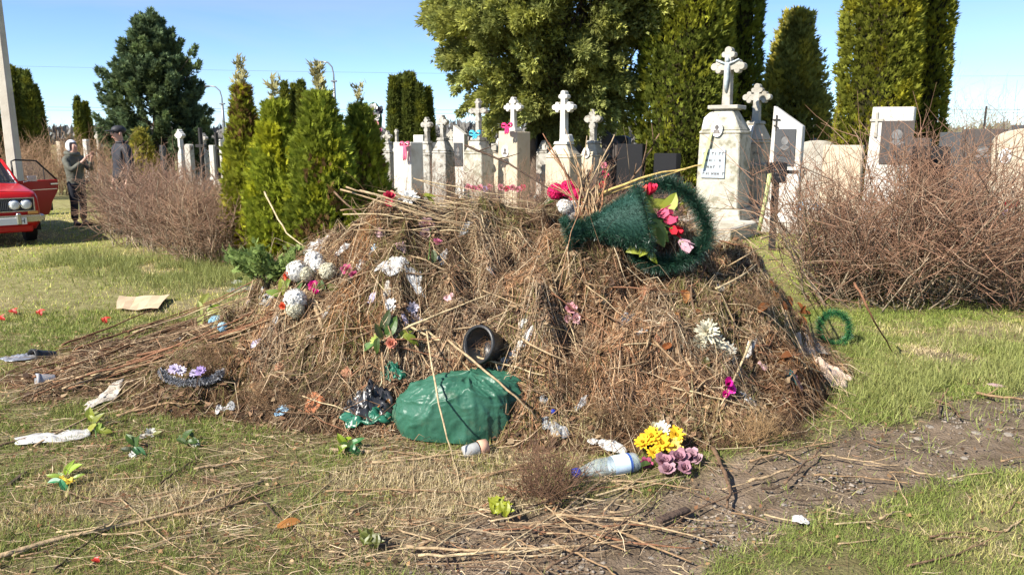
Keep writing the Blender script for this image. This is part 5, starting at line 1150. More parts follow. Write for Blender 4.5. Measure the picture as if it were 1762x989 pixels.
# ---- crumpled cloth and film
def scrap(name, label, cat, px, py, wpx, hpx, m, ang=0, crumple=.02, seed=1, th=.003, flat=False, amp=.3, freq=6):
    c = hp(px, py); k = mpp(c); r = random.Random(seed); a = math.radians(ang); nth, nr = 40, 9
    e = .06; sl_ = (float(H(c.x, c.y+e))-float(H(c.x, c.y-e)))/(2*e); T2 = Vector((0, 1, max(0, min(1.6, sl_)))).normalized(); vdir = (c-Vector((0, 0, CAM_H))).normalized(); fs_ = math.sqrt(max(.03, 1-T2.dot(vdir)**2))
    vs = []; hw, hh2 = wpx*k/2, hpx*k/2/fs_
    ths = np.arange(nth)*2*PI/nth
    rad = (1-amp)+2*amp*n2(np.cos(ths)*1.6+seed*3.1, np.sin(ths)*1.6+seed*1.7, seed)
    pts = [(0, 0)]
    for j in range(1, nr+1):
        for i in range(nth): q = rad[i]*j/nr; pts.append((q*math.cos(ths[i])*hw, q*math.sin(ths[i])*hh2))
    U = np.array(pts); uu = U[:, 0]*math.cos(a)-U[:, 1]*math.sin(a)*hw/max(hh2, 1e-4)*0-U[:, 1]*math.sin(a); vv = U[:, 0]*math.sin(a)/max(fs_, .3)+U[:, 1]*math.cos(a)
    X = c.x+uu; Y = c.y+vv*T2.y
    s_ = freq/max(hw, hh2)
    rid = 1-np.abs(2*n2(X*s_*.55+seed, Y*s_*.55, seed+3)-1); rid2 = 1-np.abs(2*n2(X*s_*1.4, Y*s_*1.4+seed, seed+4)-1)
    Zs = Hs(X, Y, .04)
    edge = np.hypot(U[:, 0]/hw, U[:, 1]/hh2)
    Z = np.maximum(Zs, H(X, Y))*.6+Zs*.4 + .012 + (0 if flat else 1)*(crumple*(rid**2)+crumple*.5*rid2**2)*(1.1-.6*edge)
    jx = 0 if flat else crumple*.35
    X = X+jx*(n2(X*s_*2, Y*s_*2, seed+6)-.5); Y = Y+jx*(n2(X*s_*2, Y*s_*2, seed+7)-.5)
    V = np.stack([X, Y, Z], 1)-np.array(c)[None]
    F = [(0, 1+i, 1+(i+1) % nth) for i in range(nth)]
    for j in range(nr-1):
        for i in range(nth): b = 1+j*nth; F.append((b+i, b+nth+i, b+nth+(i+1) % nth, b+(i+1) % nth))
    me = bpy.data.meshes.new(name); me.from_pydata([tuple(v) for v in V], [], F); me.materials.append(m)
    me.polygons.foreach_set('use_smooth', np.ones(len(F), bool))
    o = link(name, me); o.location = c; sd = o.modifiers.new('thick', 'SOLIDIFY'); sd.thickness = th
    return tag(o, label, cat)
film_w = mat('white film', (.72, .71, .68), .45, (.60, .58, .55), 20, trans=.25, spec=.4); rag_w = mat('grubby white rag', (.62, .57, .50), .85, (.42, .36, .29), 16, bump=.5, trans=.15)
flesh = mat('peach rag', (.66, .50, .38), .85, (.52, .38, .28), 14, bump=.5, trans=.1); greyf = mat('clear crumpled film', (.62, .63, .63), .25, (.4, .4, .4), 30, trans=.35, spec=.5, alpha=.75)
blackf = mat('black film', (.018, .018, .02), .28, (.04, .04, .042), 20, spec=.5); greenf = mat('green film', (.018, .13, .075), .32, (.03, .17, .10), 8, spec=.5, trans=.12); bluef = mat('blue film', (.25, .48, .70), .5, (.4, .6, .75), 20)
SC = [('white_rag', 'long white rag lying on the grass at the left', 'rag', 100, 755, 125, 34, film_w, 12, .02), ('white_rag', 'upright grubby white rag left of the lilac tinsel', 'rag', 182, 690, 34, 62, rag_w, -10, .02),
 ('white_cloth', 'white cloth tatters at the foot of the young thujas', 'cloth', 540, 418, 46, 26, film_w, -20, .03), ('white_cloth', 'pointed white cloth tip against the thuja', 'cloth', 500, 408, 22, 30, film_w, 60, .03),
 ('white_cloth', 'crumpled whitish bag among stalks on the left heap crest', 'cloth', 676, 462, 56, 34, film_w, -10, .03), ('white_cloth', 'small white tatter right of the crumpled whitish bag', 'cloth', 712, 490, 30, 20, film_w, 20, .02), ('white_cloth', 'narrow dirty white strip below the crumpled whitish bag', 'cloth', 665, 508, 16, 30, rag_w, 0, .02),
 ('blue_scrap', 'small sky-blue scrap on the left heap crest', 'scrap', 640, 433, 18, 14, bluef, 20, .015), ('blue_scrap', 'light blue scrap left of the terracotta shard', 'scrap', 485, 711, 22, 24, bluef, 60, .01),
 ('white_cloth', 'twisted white cloth beside the black pot', 'cloth', 893, 605, 52, 22, film_w, 25, .03), ('dark_scrap', 'dark bluish plastic scrap on the right heap slope', 'scrap', 1075, 556, 34, 18, mat('slate film', (.05, .06, .075), .35), -10, .02),
 ('peach_rag', 'crumpled peach-coloured rag at the right foot of the heap', 'rag', 1412, 634, 80, 50, flesh, 5, .05), ('peach_rag', 'twisted pale sleeve end of the peach rag on the grass', 'rag', 1443, 646, 50, 18, flesh, -8, .025), ('grey_rag', 'greyish knitted rag on top of the peach rag', 'rag', 1400, 608, 44, 18, rag_w, 0, .03),
 ('teal_rag', 'teal scrap left of the peach rag', 'rag', 1362, 648, 30, 14, mat('teal cloth', (.05, .19, .17), .8, (.03, .1, .1), 20), 5, .02), ('mauve_rag', 'mauve scrap below the teal one', 'rag', 1372, 660, 22, 16, mat('mauve cloth', (.36, .18, .20), .8, (.2, .1, .1), 20), 5, .02),
 ('clear_film', 'crumpled clear plastic left of the bottle', 'film', 962, 748, 26, 24, greyf, 30, .02), ('clear_film', 'whitish crumpled film behind the bottle', 'film', 1052, 772, 54, 18, film_w, -20, .015), ('clear_film', 'clear crumpled film with grass by the blue cap', 'film', 940, 732, 20, 18, greyf, 30, .02),
 ('clear_film', 'silvery crumpled film left of the white hydrangeas', 'film', 415, 500, 44, 18, greyf, 8, .03), ('clear_film', 'silvery film scrap below the lime leaves on the left', 'film', 412, 540, 40, 20, greyf, 0, .02), ('grey_film', 'grey film with lilac tint left of the lone hydrangea', 'film', 462, 520, 34, 26, greyf, 30, .03),
 ('white_litter', 'crumpled white litter on the dirt at bottom right', 'litter', 1377, 900, 26, 18, film_w, 10, .015), ('pink_scrap', 'pinkish scrap on the dirt track at right edge', 'scrap', 1712, 666, 30, 11, mat('pink grey scrap', (.42, .28, .30), .7, (.3, .2, .2), 20), -5, .012), ('pale_scrap', 'pale torn scrap on the right heap flank', 'scrap', 1270, 634, 24, 12, rag_w, 0, .015), ('pale_scrap', 'white torn scrap below the magenta blossom', 'scrap', 1290, 692, 26, 14, film_w, -20, .015)]
for i, s in enumerate(SC): scrap(s[0], s[1], s[2], s[3], s[4], s[5], s[6], s[7], s[8], s[9], seed=i+3)
# black bag with green rim, torn, left of the full one
scrap('torn_black_bag', 'torn black bag spilling dead leaves left of the green bag', 'bag', 640, 700, 84, 62, blackf, 25, .07, seed=41, th=.004)
scrap('green_film', 'green bag film crumpled under the torn black bag', 'bag', 633, 724, 92, 34, greenf, 5, .05, seed=42, th=.004)
scrap('green_film', 'strip of dark green film standing above the torn black bag', 'film', 676, 645, 30, 46, greenf, 70, .05, seed=43, th=.004)
# cardboard
c = hp(242, 536); cn = [hp(*q)-c for q in ((200, 538), (272, 541), (292, 516), (205, 517))]; vs = []
for dz in (.004, 0):
    for u in range(7):
        for v in range(3):
            q = cn[0].lerp(cn[1], u/6).lerp(cn[3].lerp(cn[2], u/6), v/2); vs.append((q.x+random.Random(u*9+v).uniform(-.008, .008), q.y, .035+.03*(u/6)**3+.008*math.sin(u*1.7+v)+dz))
fs = [(u*3+v, u*3+3+v, u*3+4+v, u*3+1+v) for u in range(6) for v in range(2)]; fs += [tuple(21+i for i in f[::-1]) for f in fs]
ed_ = [u*3 for u in range(7)]+[19, 20]+[u*3+2 for u in range(5, -1, -1)]+[1]; fs += [(ed_[i], ed_[i-1], 21+ed_[i-1], 21+ed_[i]) for i in range(len(ed_))]
cb = P().add(vs, fs).build('cardboard', mat('cardboard', (.50, .37, .23), .85, (.56, .43, .28), 5)); cb.location = c; tag(cb, 'flat beige cardboard sheet on the left grass', 'cardboard')
# ---- full green bin bag
gx0, gy0 = gp(794, 748); bag_c = Vector((gx0, gy0+.07, 0)); ht = wz(645, gy0+.08)
nth, nr = 220, 70; TH, SS = np.meshgrid(np.arange(nth)*2*PI/nth, np.linspace(0, 1, nr))
ct, st_ = np.cos(TH), np.sin(TH)
lf, rt_ = np.clip(-ct, 0, 1), np.clip(ct, 0, 1)
Rx = .30+.10*lf+.02*rt_; Ry = .23+.03*np.sin(TH*2+1)
pw = 2.9-1.2*lf**1.5+.4*rt_**1.5
bas = np.minimum(1.0, SS**.92)
def rdg(f1, f2, sd, p): return (1-np.abs(2*n2((TH+.25*n2(TH*2, SS*3, 90))*f1+sd, SS*f2+sd, sd)-1))**p
# pull-lines running down from the gathered top, irregular and sharp
pull = 1.35*(.042*(rdg(2.6, 1.2, 91, 4)-.2)+.020*(rdg(6.3, 2.2, 92, 5)-.15)+.008*(rdg(13, 4.0, 93, 5)-.15))*(1-.55*lf)
crump = .050*(rdg(2.5, 4, 94, 6)-.15)+.026*(rdg(5, 9, 95, 7)-.12)+.012*(rdg(10, 17, 88, 6)-.12)
env = sstep(.02, .3, SS)
rr = 1.05*np.sin(.60*PI*SS)**.95*(1+(pull*1.2+crump*.9)*env)
tuck = np.exp(-((TH-5.72)/.13)**2)*sstep(.35, .8, SS); rr = rr-.17*tuck
Zb = ht*(1-SS**pw)*(1+.05*(n2(TH*1.6, SS*3, 97)-.5))+(crump+pull)*.33*env*np.sqrt(np.clip(1-SS, 0, 1))+.02*np.exp(-(SS/.05)**2)
V = np.stack([.03+.02*(1-SS)+Rx*rr*ct, .02+Ry*rr*st_, np.maximum(Zb, 0)], -1).reshape(-1, 3)
F = [(j*nth+i, (j+1)*nth+i, (j+1)*nth+(i+1) % nth, j*nth+(i+1) % nth) for j in range(nr-1) for i in range(nth)]
bagm = mat('green bin bag', (.03, .115, .07), .40, (.045, .14, .09), 5, spec=.4, trans=.12, bump=.8, bscale=8, wear=((.11, .12, .07), 7, .60, .85))
bag = empty('green_bin_bag', bag_c, 0, 'full shiny green bin bag at the foot of the heap', 'bin bag')
mesh_arr('bag_body', V, np.array(F), bagm, bag, smooth=True)
# ---- pots, cups, candle, bottle
def axis_m(loc, ax): return Matrix.Translation(Vector(loc)) @ Vector(ax).to_track_quat('Z', 'Y').to_matrix().to_4x4()
def pot(name, label, cat, px, py, rpx, ln, ax, m, dz=0.02, taper=.8, rim=True, inner=None):
    c = hp(px, py)+Vector((0, -dz*.9, dz*.55)); r = rpx*mpp(c); root = empty(name, c, 0, label, cat); ax = Vector(ax).normalized(); L = ln*r
    M = axis_m(-ax*L, ax)
    P().lathe([(.01, 0), (r*taper*.95, 0), (r*taper, L*.04), (r*.985, L*.86), (r*.985, L), (r*.92, L), (r*.90, L*.8), (r*taper*.92, L*.08), (.01, L*.07)], 28, M=M, cap=False).build('wall', m, root, smooth=True)
    if rim: P().lathe([(r*.99, L*.80), (r*1.06, L*.81), (r*1.06, L*1.01), (r*.985, L*1.012)], 28, M=M, cap=False).build('rim', m, root, smooth=True)
    return root
blackpl = mat('black plastic', (.022, .022, .024), .38, (.035, .034, .032), 14, spec=.45); greypl = mat('grey plastic', (.30, .31, .33), .5, (.4, .4, .41), 14)
pot('black_pot', 'black plastic flower pot lying open towards the viewer mid heap', 'pot', 824, 606, 32, 1.3, (-.6, -.75, .30), blackpl, .155)
pot('grey_cup', 'small grey plastic cup on its side on the left grass', 'cup', 66, 658, 13, 2.2, (-.75, -.6, .15), greypl, .03, .85)
pot('black_pot', 'black pot with silvery foil lying on the grass at left edge', 'pot', 58, 618, 15, 2.6, (-.5, -.75, .2), blackpl, .03)
scrap('silver_foil', 'silver foil wrapping around the black pot at left', 'foil', 40, 618, 78, 24, mat('silver foil', (.6, .6, .62), .25, (.25, .25, .27), 25, metal=.6), 5, .03, seed=61)
# candle jar
c = hp(818, 782)+Vector((0, 0, .03)); k = mpp(c); cj = empty('candle_jar', c, 0, 'clear candle jar with peach lid lying before the green bag', 'jar'); ax = Vector((.86, .42, .12)).normalized(); M = axis_m(-ax*22*k, ax)
P().lathe([(.01, 0), (11*k, 0), (12*k, 4*k), (12*k, 26*k), (10*k, 28*k)], 18, M=M).build('glass', mat('cloudy glass', (.62, .62, .60), .2, (.5, .5, .48), 30, alpha=.7), cj, smooth=True)
P().lathe([(13*k, 28*k), (13.5*k, 30*k), (12.5*k, 44*k), (.01, 45*k)], 18, M=M, cap=False).build('lid', mat('peach plastic', (.72, .42, .28), .5), cj, smooth=True)
# bottle
c = hp(1043, 818)+Vector((0, 0, .045)); k = mpp(c); bt = empty('plastic_bottle', c, 0, 'clear plastic water bottle with blue cap and pale label', 'bottle'); ax = Vector((-.93, -.30, -.05)).normalized(); M = axis_m(-ax*58*k, ax); r = 17*k
pet = mat('clear PET', (.62, .74, .80), .06, spec=.6, alpha=.26)
pr_ = [(r*.3, 2*k), (r*.85, 0), (r, 6*k)]
for i in range(7): pr_ += [(r, (10+i*8)*k), (r*.94, (13+i*8)*k), (r, (16+i*8)*k)]
pr_ += [(r*.98, 74*k), (r*.8, 88*k), (r*.48, 102*k), (r*.42, 108*k)]
P().lathe(pr_, 22, M=M).build('bottle_body', pet, bt, smooth=True)
lb = P().lathe([(r*1.02, 14*k), (r*1.025, 20*k), (r*1.025, 44*k), (r*1.02, 48*k)], 22, M=M, cap=False).build('label_sleeve', mat('bottle label', (.70, .77, .82), .45, (.50, .64, .76), 25), bt, smooth=True)
P().lathe([(r*1.03, 14.5*k), (r*1.032, 19*k)], 22, M=M, cap=False).build('label_band', mat('label blue', (.04, .09, .30), .4), lb, smooth=True)
P().lathe([(r*.44, 108*k), (r*.52, 109*k), (r*.52, 120*k), (.005, 121*k)], 16, M=M, cap=False).build('cap', mat('blue cap', (.02, .04, .30), .4), bt, smooth=True)
c = hp(951, 714)+Vector((0, -.01, .025)); o = P().lathe([(.014, 0), (.0145, .012), (.013, .016), (.002, .017)], 16, M=Vector((.2, -.9, .3)).to_track_quat('Z', 'Y').to_matrix().to_4x4()).build('bottle_cap', MATS['blue cap'], smooth=True); o.location = c; tag(o, 'bright blue bottle cap at the foot of the heap', 'bottle cap')
# ---- tinsel: wreath basket, rings, garland
def needles(path, rad, n, ln, cols, tilt=.3, shape=None):
    """tinsel needles round a centre line given as (K,3) with tangents"""
    Pth = np.array(path, float); K = len(Pth); T = norm(np.gradient(Pth, axis=0)); u = rng.random(n)*(K-1.001); i = u.astype(int); f = (u-i)[:, None]
    o = Pth[i]*(1-f)+Pth[i+1]*f; t = T[i]; r = norm(np.cross(t, rng.normal(0, 1, (n, 3)))); R = (np.interp(u, np.arange(K), rad) if hasattr(rad, '__len__') else np.full(n, rad))[:, None]
    b = o+r*R; d = norm(r+t*rng.normal(0, tilt, (n, 1))+rng.normal(0, .25, (n, 3))); s = norm(np.cross(d, rng.normal(0, 1, (n, 3))))
    l = ln*rng.uniform(.6, 1.2, (n, 1)); w_ = .0011
    V = np.stack([b-s*w_, b+s*w_, b+d*l+s*w_*.5, b+d*l-s*w_*.5], 1).reshape(-1, 3); F = (np.arange(n)*4)[:, None]+np.arange(4)[None]
    c = np.array(cols)[rng.integers(0, len(cols), n)]*rng.uniform(.6, 1.3, (n, 1))
    return V, F, np.repeat(c, 4, 0)
tin = mat('tinsel', attr=True, rough=.35, spec=.5, trans=.1)
TG = [(.012, .048, .027), (.018, .064, .036), (.008, .032, .019), (.045, .11, .07)]
c0 = hp(1090, 468); k = mpp(c0); Uv = Vector((.0, .42, .91)); Nv = Vector((0, -.91, .42))
bk = empty('tinsel_basket', c0, 0, 'dark green tinsel funeral basket with hoop handle lying on its side', 'basket')
def bp_(px, py, h=0): return (RT*((px-1090)*k)+Uv*((468-py)*k*1.03)+Nv*h)
wire = mat('dark wire', (.03, .035, .03), .5)
ax_pts = [bp_(976, 414, .08), bp_(992, 408, .09), bp_(1008, 402, .10), bp_(1030, 399, .11), bp_(1060, 396, .12), bp_(1085, 394, .13), bp_(1104, 393, .13)]; rads = [30*k, 20*k, 12*k, 24*k, 42*k, 54*k, 62*k]
V, F, c = needles([tuple(p) for p in ax_pts], [r*.86 for r in rads], 9000, .034, TG, .5); mesh_arr('basket_bowl', V, F, tin, bk, col=c)
p = P(); K_ = len(ax_pts); ring = []
a1 = (ax_pts[-1]-ax_pts[0]).normalized(); s1 = a1.cross(Vector((0, 0, 1))).normalized(); s2 = a1.cross(s1)
for q, r in zip(ax_pts, rads): ring += [q+(s1*math.cos(t)+s2*math.sin(t))*r*.88 for t in np.arange(20)*2*PI/20]
p.add(ring, [(j*20+i, j*20+(i+1) % 20, j*20+20+(i+1) % 20, j*20+20+i) for j in range(K_-1) for i in range(20)]); p.build('basket_lining', mat('tinsel backing', (.012, .05, .036), .7), bk, smooth=True)
rim_pts = [ax_pts[-1]+(s1*math.cos(t)+s2*math.sin(t))*60*k for t in np.linspace(0, 2*PI, 40)]
V, F, c = needles([tuple(q) for q in rim_pts], .004, 3800, .038, TG, .4); mesh_arr('basket_rim', V, F, tin, bk, col=c)
hoop = [bp_(1140+(66+5*math.sin(2*t+1)+3*math.sin(5*t))*math.cos(t), 396+(70+4*math.sin(3*t))*math.sin(t), .10+.05*math.cos(t)) for t in np.linspace(0, 2*PI, 60)]
V, F, c = needles([tuple(q) for q in hoop], .006, 13000, .070, TG, .45); hh_ = mesh_arr('hoop_handle', V, F, tin, bk, col=c); P().tube(hoop, .007, 6).build('hoop_wire', wire, hh_)
foot = [ax_pts[0]+(s1*math.cos(t)+s2*math.sin(t))*30*k for t in np.linspace(0, 2*PI, 30)]; V, F, c = needles([tuple(q) for q in foot], .004, 2600, .034, TG, .4); mesh_arr('basket_foot', V, F, tin, bk, col=c)
rnd = random.Random(5)
for px, py, rp, col, fc in ((1097, 350, 10, (.62, .10, .08), (.1, -.4, 1)), (1114, 347, 10, (.72, .04, .10), (.3, -.6, 1)), (1128, 383, 13, (.80, .18, .30), (.9, -.5, .3)), (1138, 392, 12, (.75, .10, .20), (.9, -.5, .1)), (1148, 405, 12, (.66, .03, .05), (.7, -.6, -.3)), (1163, 426, 13, (.72, .45, .52), (.7, -.5, -.6))):
    q = bp_(px, py, .16); head('tulip', rp*k*1.4, col, bk, q, fc, px); P().tube([q, q-Vector(fc).normalized()*.07, ax_pts[-1]], .0035, 5).build('stem', MATS['plastic stem'], bk)
for px, py, lp, ang, col in ((1128, 366, 34, 20, LIM), (1140, 368, 34, 50, (.35, .48, .08)), (1143, 362, 26, -30, LIM), (1115, 372, 30, 150, (.3, .42, .1)), (1120, 405, 34, -30, (.16, .32, .08)), (1128, 412, 32, -80, (.2, .36, .08)), (1105, 432, 30, -110, LIM), (1112, 440, 28, -60, (.36, .5, .06)), (1098, 440, 26, 200, LIM), (1110, 355, 26, 100, (.2, .36, .06)), (1106, 415, 26, 200, GRN), (1110, 395, 36, 0, (.05, .2, .08))):
    a = math.radians(ang); d = RT*math.cos(a)+Uv*math.sin(a)+Nv*.2; leafm_(lp*k*1.35, .28, tuple(min(1, z_*1.4) for z_ in col), bk, bp_(px, py, .15)-d.normalized()*lp*k*.4, d, Nv, px+py)
def ring_item(name, label, cat, px, py, rx_, ry_, cols, n, ln, seg=None, dz=.03):
    c = hp(px, py); k = mpp(c); root = empty(name, c, 0, label, cat); t = np.linspace(0, 2*PI, 40) if seg is None else np.linspace(*seg, 40)
    U2 = (Vector((0, .25, .97)) if cat == 'wreath' else Vector((0, 1, .15)) if normal_at(c.x, c.y).z > .9 else Uv); dz = ry_*k if cat == 'wreath' else dz
    pts = [RT*(rx_*k*math.cos(a))+U2*(ry_*k*math.sin(a))+Vector((0, -.02, dz)) for a in t]
    V, F, cc = needles([tuple(q) for q in pts], .003, n, ln, cols, .4); mesh_arr('tinsel', V, F, tin, root, col=cc); P().tube(pts, .004, 5).build('wire', wire, root); return root, c, k
ring_item('tinsel_ring', 'small bright green tinsel ring at the right edge of the heap', 'wreath', 1432, 592, 26, 28, [(.02, .15, .055), (.015, .09, .04), (.07, .24, .07)], 4200, .04)
rt, c, k = ring_item('tinsel_garland', 'silver and black tinsel garland with lilac flowers left of the heap', 'garland', 333, 652, 50, 18, [(.55, .56, .58), (.05, .05, .06), (.10, .10, .11), (.7, .7, .72)], 4200, .026, seg=(PI*.95, 2*PI*1.02), dz=.05)
for px, py, r_, col in ((308, 645, 11, (.62, .54, .72)), (320, 648, 9, (.72, .68, .78)), (352, 648, 11, (.46, .34, .66)), (340, 652, 8, (.6, .52, .72))): head('daisy', r_*k, col, rt, Vector(((px-333)*k, -.05, .05+(652-py)*k)), (0, -.7, .6), px)
# flowers and wreath on the graves behind
def far_head(px, py, D, r, col, root, base, kind='rose'):
    head(kind, r, col, root, Vector((wx(px, D, 1.5), D, wz(py, D)))-base, (-.2, -1, .2), px*7+py)
D = 12.3; b = Vector((wx(646, D, 1), D, 0)); wr = empty('grave_wreath', b, 0, 'standing white and pink flower wreath behind the rightmost young thuja', 'wreath')
P().tube([(0, 0, 0), (.0, 0, wz(178, D))], .012, 6).build('stand', wire, wr); P().ball((0, .05, wz(205, D)), (.13, .07, .26), 12, 8).build('backing', mat('wreath green', (.03, .09, .03), .8), wr, smooth=True)
for px, py, col in ((636, 190, WHT), (645, 186, WHT), (640, 200, PNK), (650, 200, WHT), (656, 190, (.1, .1, .12)), (638, 212, WHT), (648, 214, PNK), (642, 226, WHT), (652, 224, (.6, .12, .3)), (645, 236, WHT)): far_head(px, py, D-.06, .075, col, wr, b)
for lst, D, lab in (([(806, 322, PNK), (815, 325, MAG), (825, 323, PNK), (835, 326, LIL), (842, 322, PNK)], 15.6, 'pink grave flowers before the cyan bow monument'), ([(862, 322, PNK), (872, 325, HOT), (882, 323, PNK), (892, 326, PNK), (900, 323, HOT)], 15.8, 'pink grave flowers before the tan monument'), ([(1580, 405, HOT), (1592, 408, HOT), (1600, 402, RED_), (1618, 405, PNK), (1632, 402, HOT), (1645, 405, PNK), (1660, 407, HOT), (1675, 406, PNK), (1688, 409, HOT), (1650, 400, MAG)], 10.2, 'row of red and pink grave flowers inside the right bush'), ([(1745, 352, RED_), (1756, 350, RED_), (1735, 362, LIL), (1700, 366, BLU), (1712, 360, WHT)], 10.6, 'red and lilac grave flowers at the right picture edge'), ([(1038, 318, RED_), (1042, 300, HOT), (1040, 285, PNK)], 15.0, 'red grave flowers left of the black slab'), ([(1385, 355, BLU), (1395, 352, WHT), (1410, 356, BLU), (1425, 358, WHT)], 11.0, 'pale blue and white grave flowers behind the small right bush')):
    zb = min(wz(q[1], D) for q in lst); b = Vector((wx(lst[0][0], D, .5), D, 0)); fr_ = empty('grave_flowers', b, 0, lab, 'flowers')
    for px, py, col in lst:
        far_head(px, py, D, .075, col, fr_, b); P().tube([Vector((wx(px, D, .5), D, wz(py, D)))-b, Vector((wx(px, D, .5), D+.02, 0))-b], .006, 5).build('stem', MATS['plastic stem'], fr_)
# ---- many small half-buried bits of litter on the heap and left of it
LB = [(450, 505, 'w'), (470, 562, 'g'), (424, 520, 'l'), (560, 545, 'g'), (618, 455, 'w'), (690, 430, 'p'), (722, 508, 'w'), (762, 446, 'g'), (700, 562, 'l'), (482, 640, 'b'), (396, 702, 'g'), (380, 707, 'w'), (408, 488, 'w'), (640, 522, 'l'), (1105, 576, 'g'), (1132, 602, 'b'), (902, 560, 'w'), (1002, 702, 'g'), (1022, 765, 'w'), (1292, 602, 'w'), (1312, 640, 'p'), (862, 642, 'w'), (936, 690, 'g'), (598, 642, 'b'), (535, 585, 'w'), (775, 520, 'p'), (845, 470, 'g'), (1120, 500, 'b'), (1240, 505, 'w'), (300, 590, 'w'), (265, 620, 'g'), (440, 595, 'l'), (590, 430, 'w'), (655, 405, 'p'), (800, 400, 'g')]
LM = {'w': (film_w, 'white'), 'g': (greyf, 'clear'), 'l': (mat('lilac scrap', (.50, .44, .60), .6, (.6, .55, .66), 20, trans=.2), 'lilac'), 'p': (mat('pink scrap', (.62, .34, .38), .6, (.7, .5, .5), 20, trans=.2), 'pinkish'), 'b': (mat('rusty scrap', (.36, .17, .09), .8, (.26, .12, .07), 20), 'rusty')}
LBQ = LB
# ---- names of places
MARKS = [(785, 705, 'the green bin bag'), (824, 603, 'the black pot'), (540, 470, 'the white hydrangeas'), (507, 530, 'the lone hydrangea'), (680, 570, 'the orange-bloom bouquet'), (640, 700, 'the torn black bag'), (1220, 595, 'the cream chrysanthemums'), (1251, 670, 'the magenta blossom'), (1090, 400, 'the tinsel basket'), (980, 545, 'the dusty pink blossom'), (705, 350, 'the white aster'), (676, 462, 'the crumpled whitish bag'), (1075, 556, 'the dark plastic scrap'), (1405, 632, 'the peach rag'), (1145, 770, 'the yellow daisies'), (1045, 815, 'the water bottle'), (935, 820, 'the dry shrub'), (818, 780, 'the candle jar'), (600, 778, 'the ivy leaves'), (540, 697, 'the terracotta shard'), (330, 652, 'the silver garland'), (360, 550, 'the pale blue bloom'), (240, 527, 'the cardboard'), (66, 658, 'the grey cup'), (58, 618, 'the foil-wrapped pot'), (100, 755, 'the long white rag'), (182, 690, 'the upright white rag'), (168, 740, 'the lime sprig'), (232, 780, 'the dark leaf sprig'), (110, 832, 'the yellow artificial flowers'), (637, 940, 'the weed rosette'), (860, 885, 'the yellow-green weed'), (1377, 900, 'the white litter'), (1158, 892, 'the bark chunk'), (957, 345, 'the crimson hydrangeas'), (734, 400, 'the faded pink blossom'), (1442, 570, 'the green tinsel ring'), (1712, 666, 'the pinkish scrap'), (325, 768, 'the whitish-flower sprig'), (497, 910, 'the orange dead leaf')]
def where(px, py):
    m_ = min(MARKS, key=lambda q: (q[0]-px)**2+(q[1]-py)**2*1.5); dx, dy = px-m_[0], py-m_[1]
    far = math.hypot(dx, dy) > 90
    if abs(dx) > 2.2*abs(dy): w_ = 'left of' if dx < 0 else 'right of'
    elif abs(dy) > 2.2*abs(dx): w_ = 'above' if dy < 0 else 'below'
    else: w_ = ('above left of' if dx < 0 else 'above right of') if dy < 0 else ('below left of' if dx < 0 else 'below right of')
    return ('well ' if far else '')+w_+' '+m_[2]
def tone_word(c):
    return 'dark' if c[0] < .15 else 'reddish' if c[0] > 1.9*c[1] else 'brown' if c[0] < .4 else 'pale'
def size_word(l): return 'short' if l < 90 else 'long' if l > 170 else 'thin'
for i, (px, py, t_) in enumerate(LBQ): scrap('litter_scrap', 'small %s scrap half buried %s' % (LM[t_][1], where(px, py)), 'scrap', px, py, 13+(i*7) % 15, 9+(i*5) % 10, LM[t_][0], (i*47) % 90-45, .02, seed=200+i)['group'] = 'small scraps of litter in the heap'
# ---- shards, wood, leaves, stones
terr = mat('terracotta', (.42, .16, .07), .85, (.34, .13, .06), 12)
scrap('terracotta_shard', 'orange-brown terracotta shard left of the torn black bag', 'shard', 540, 697, 34, 34, terr, 30, .02, seed=71, th=.012)
woodm = mat('split wood', (.36, .21, .10), .85, (.24, .13, .06), 18, bump=.5)
def wood(name, label, a, b, wpx, m):
    A_, B2 = hp(*a), hp(*b); k = mpp(A_); d = (B2-A_); ln = d.length; M = (d.normalized()).to_track_quat('X', 'Z').to_matrix().to_4x4(); q = P(); q.box((0, 0, 0), (ln, wpx*k, wpx*k*.55), M=None); o = q.build(name, m, bevel=.006); o.matrix_world = Matrix.Translation((A_+B2)/2+Vector((0, 0, wpx*k*.4))) @ M; return tag(o, label, 'wood')
wood('wood_piece', 'split brown wood piece left of the terracotta shard', (436, 668), (458, 698), 12, woodm)
wood('bark_piece', 'dark bark chunk on the dirt at the bottom right centre', (1132, 902), (1184, 882), 16, mat('dark bark', (.10, .065, .045), .9, (.06, .04, .03), 20, bump=1))
wood('wood_piece', 'pale wooden lath under the bright green ivy leaves', (566, 776), (640, 780), 8, mat('pale lath', (.42, .31, .20), .85, (.34, .24, .15), 15))
wood('bark_piece', 'dark rotten wood sliver on the left grass', (16, 838), (46, 815), 10, MATS['dark bark'])
wood('wood_piece', 'brown lath half buried right below the tinsel hoop', (1180, 465), (1225, 482), 9, woodm)
GLF = 'large dead leaves on the heap'
rl = random.Random(3)
spots = [(1180, 525), (1172, 508), (1358, 518), (1345, 540), (1388, 560), (1150, 592), (1365, 525), (1380, 530), (1330, 520), (1395, 545), (1200, 540), (1340, 620), (1350, 612), (1362, 618), (700, 690), (712, 700), (690, 700), (720, 690), (705, 712), (735, 680), (1165, 545), (1325, 500), (1300, 540), (1385, 515), (1372, 548), (745, 672), (668, 690), (655, 700)]
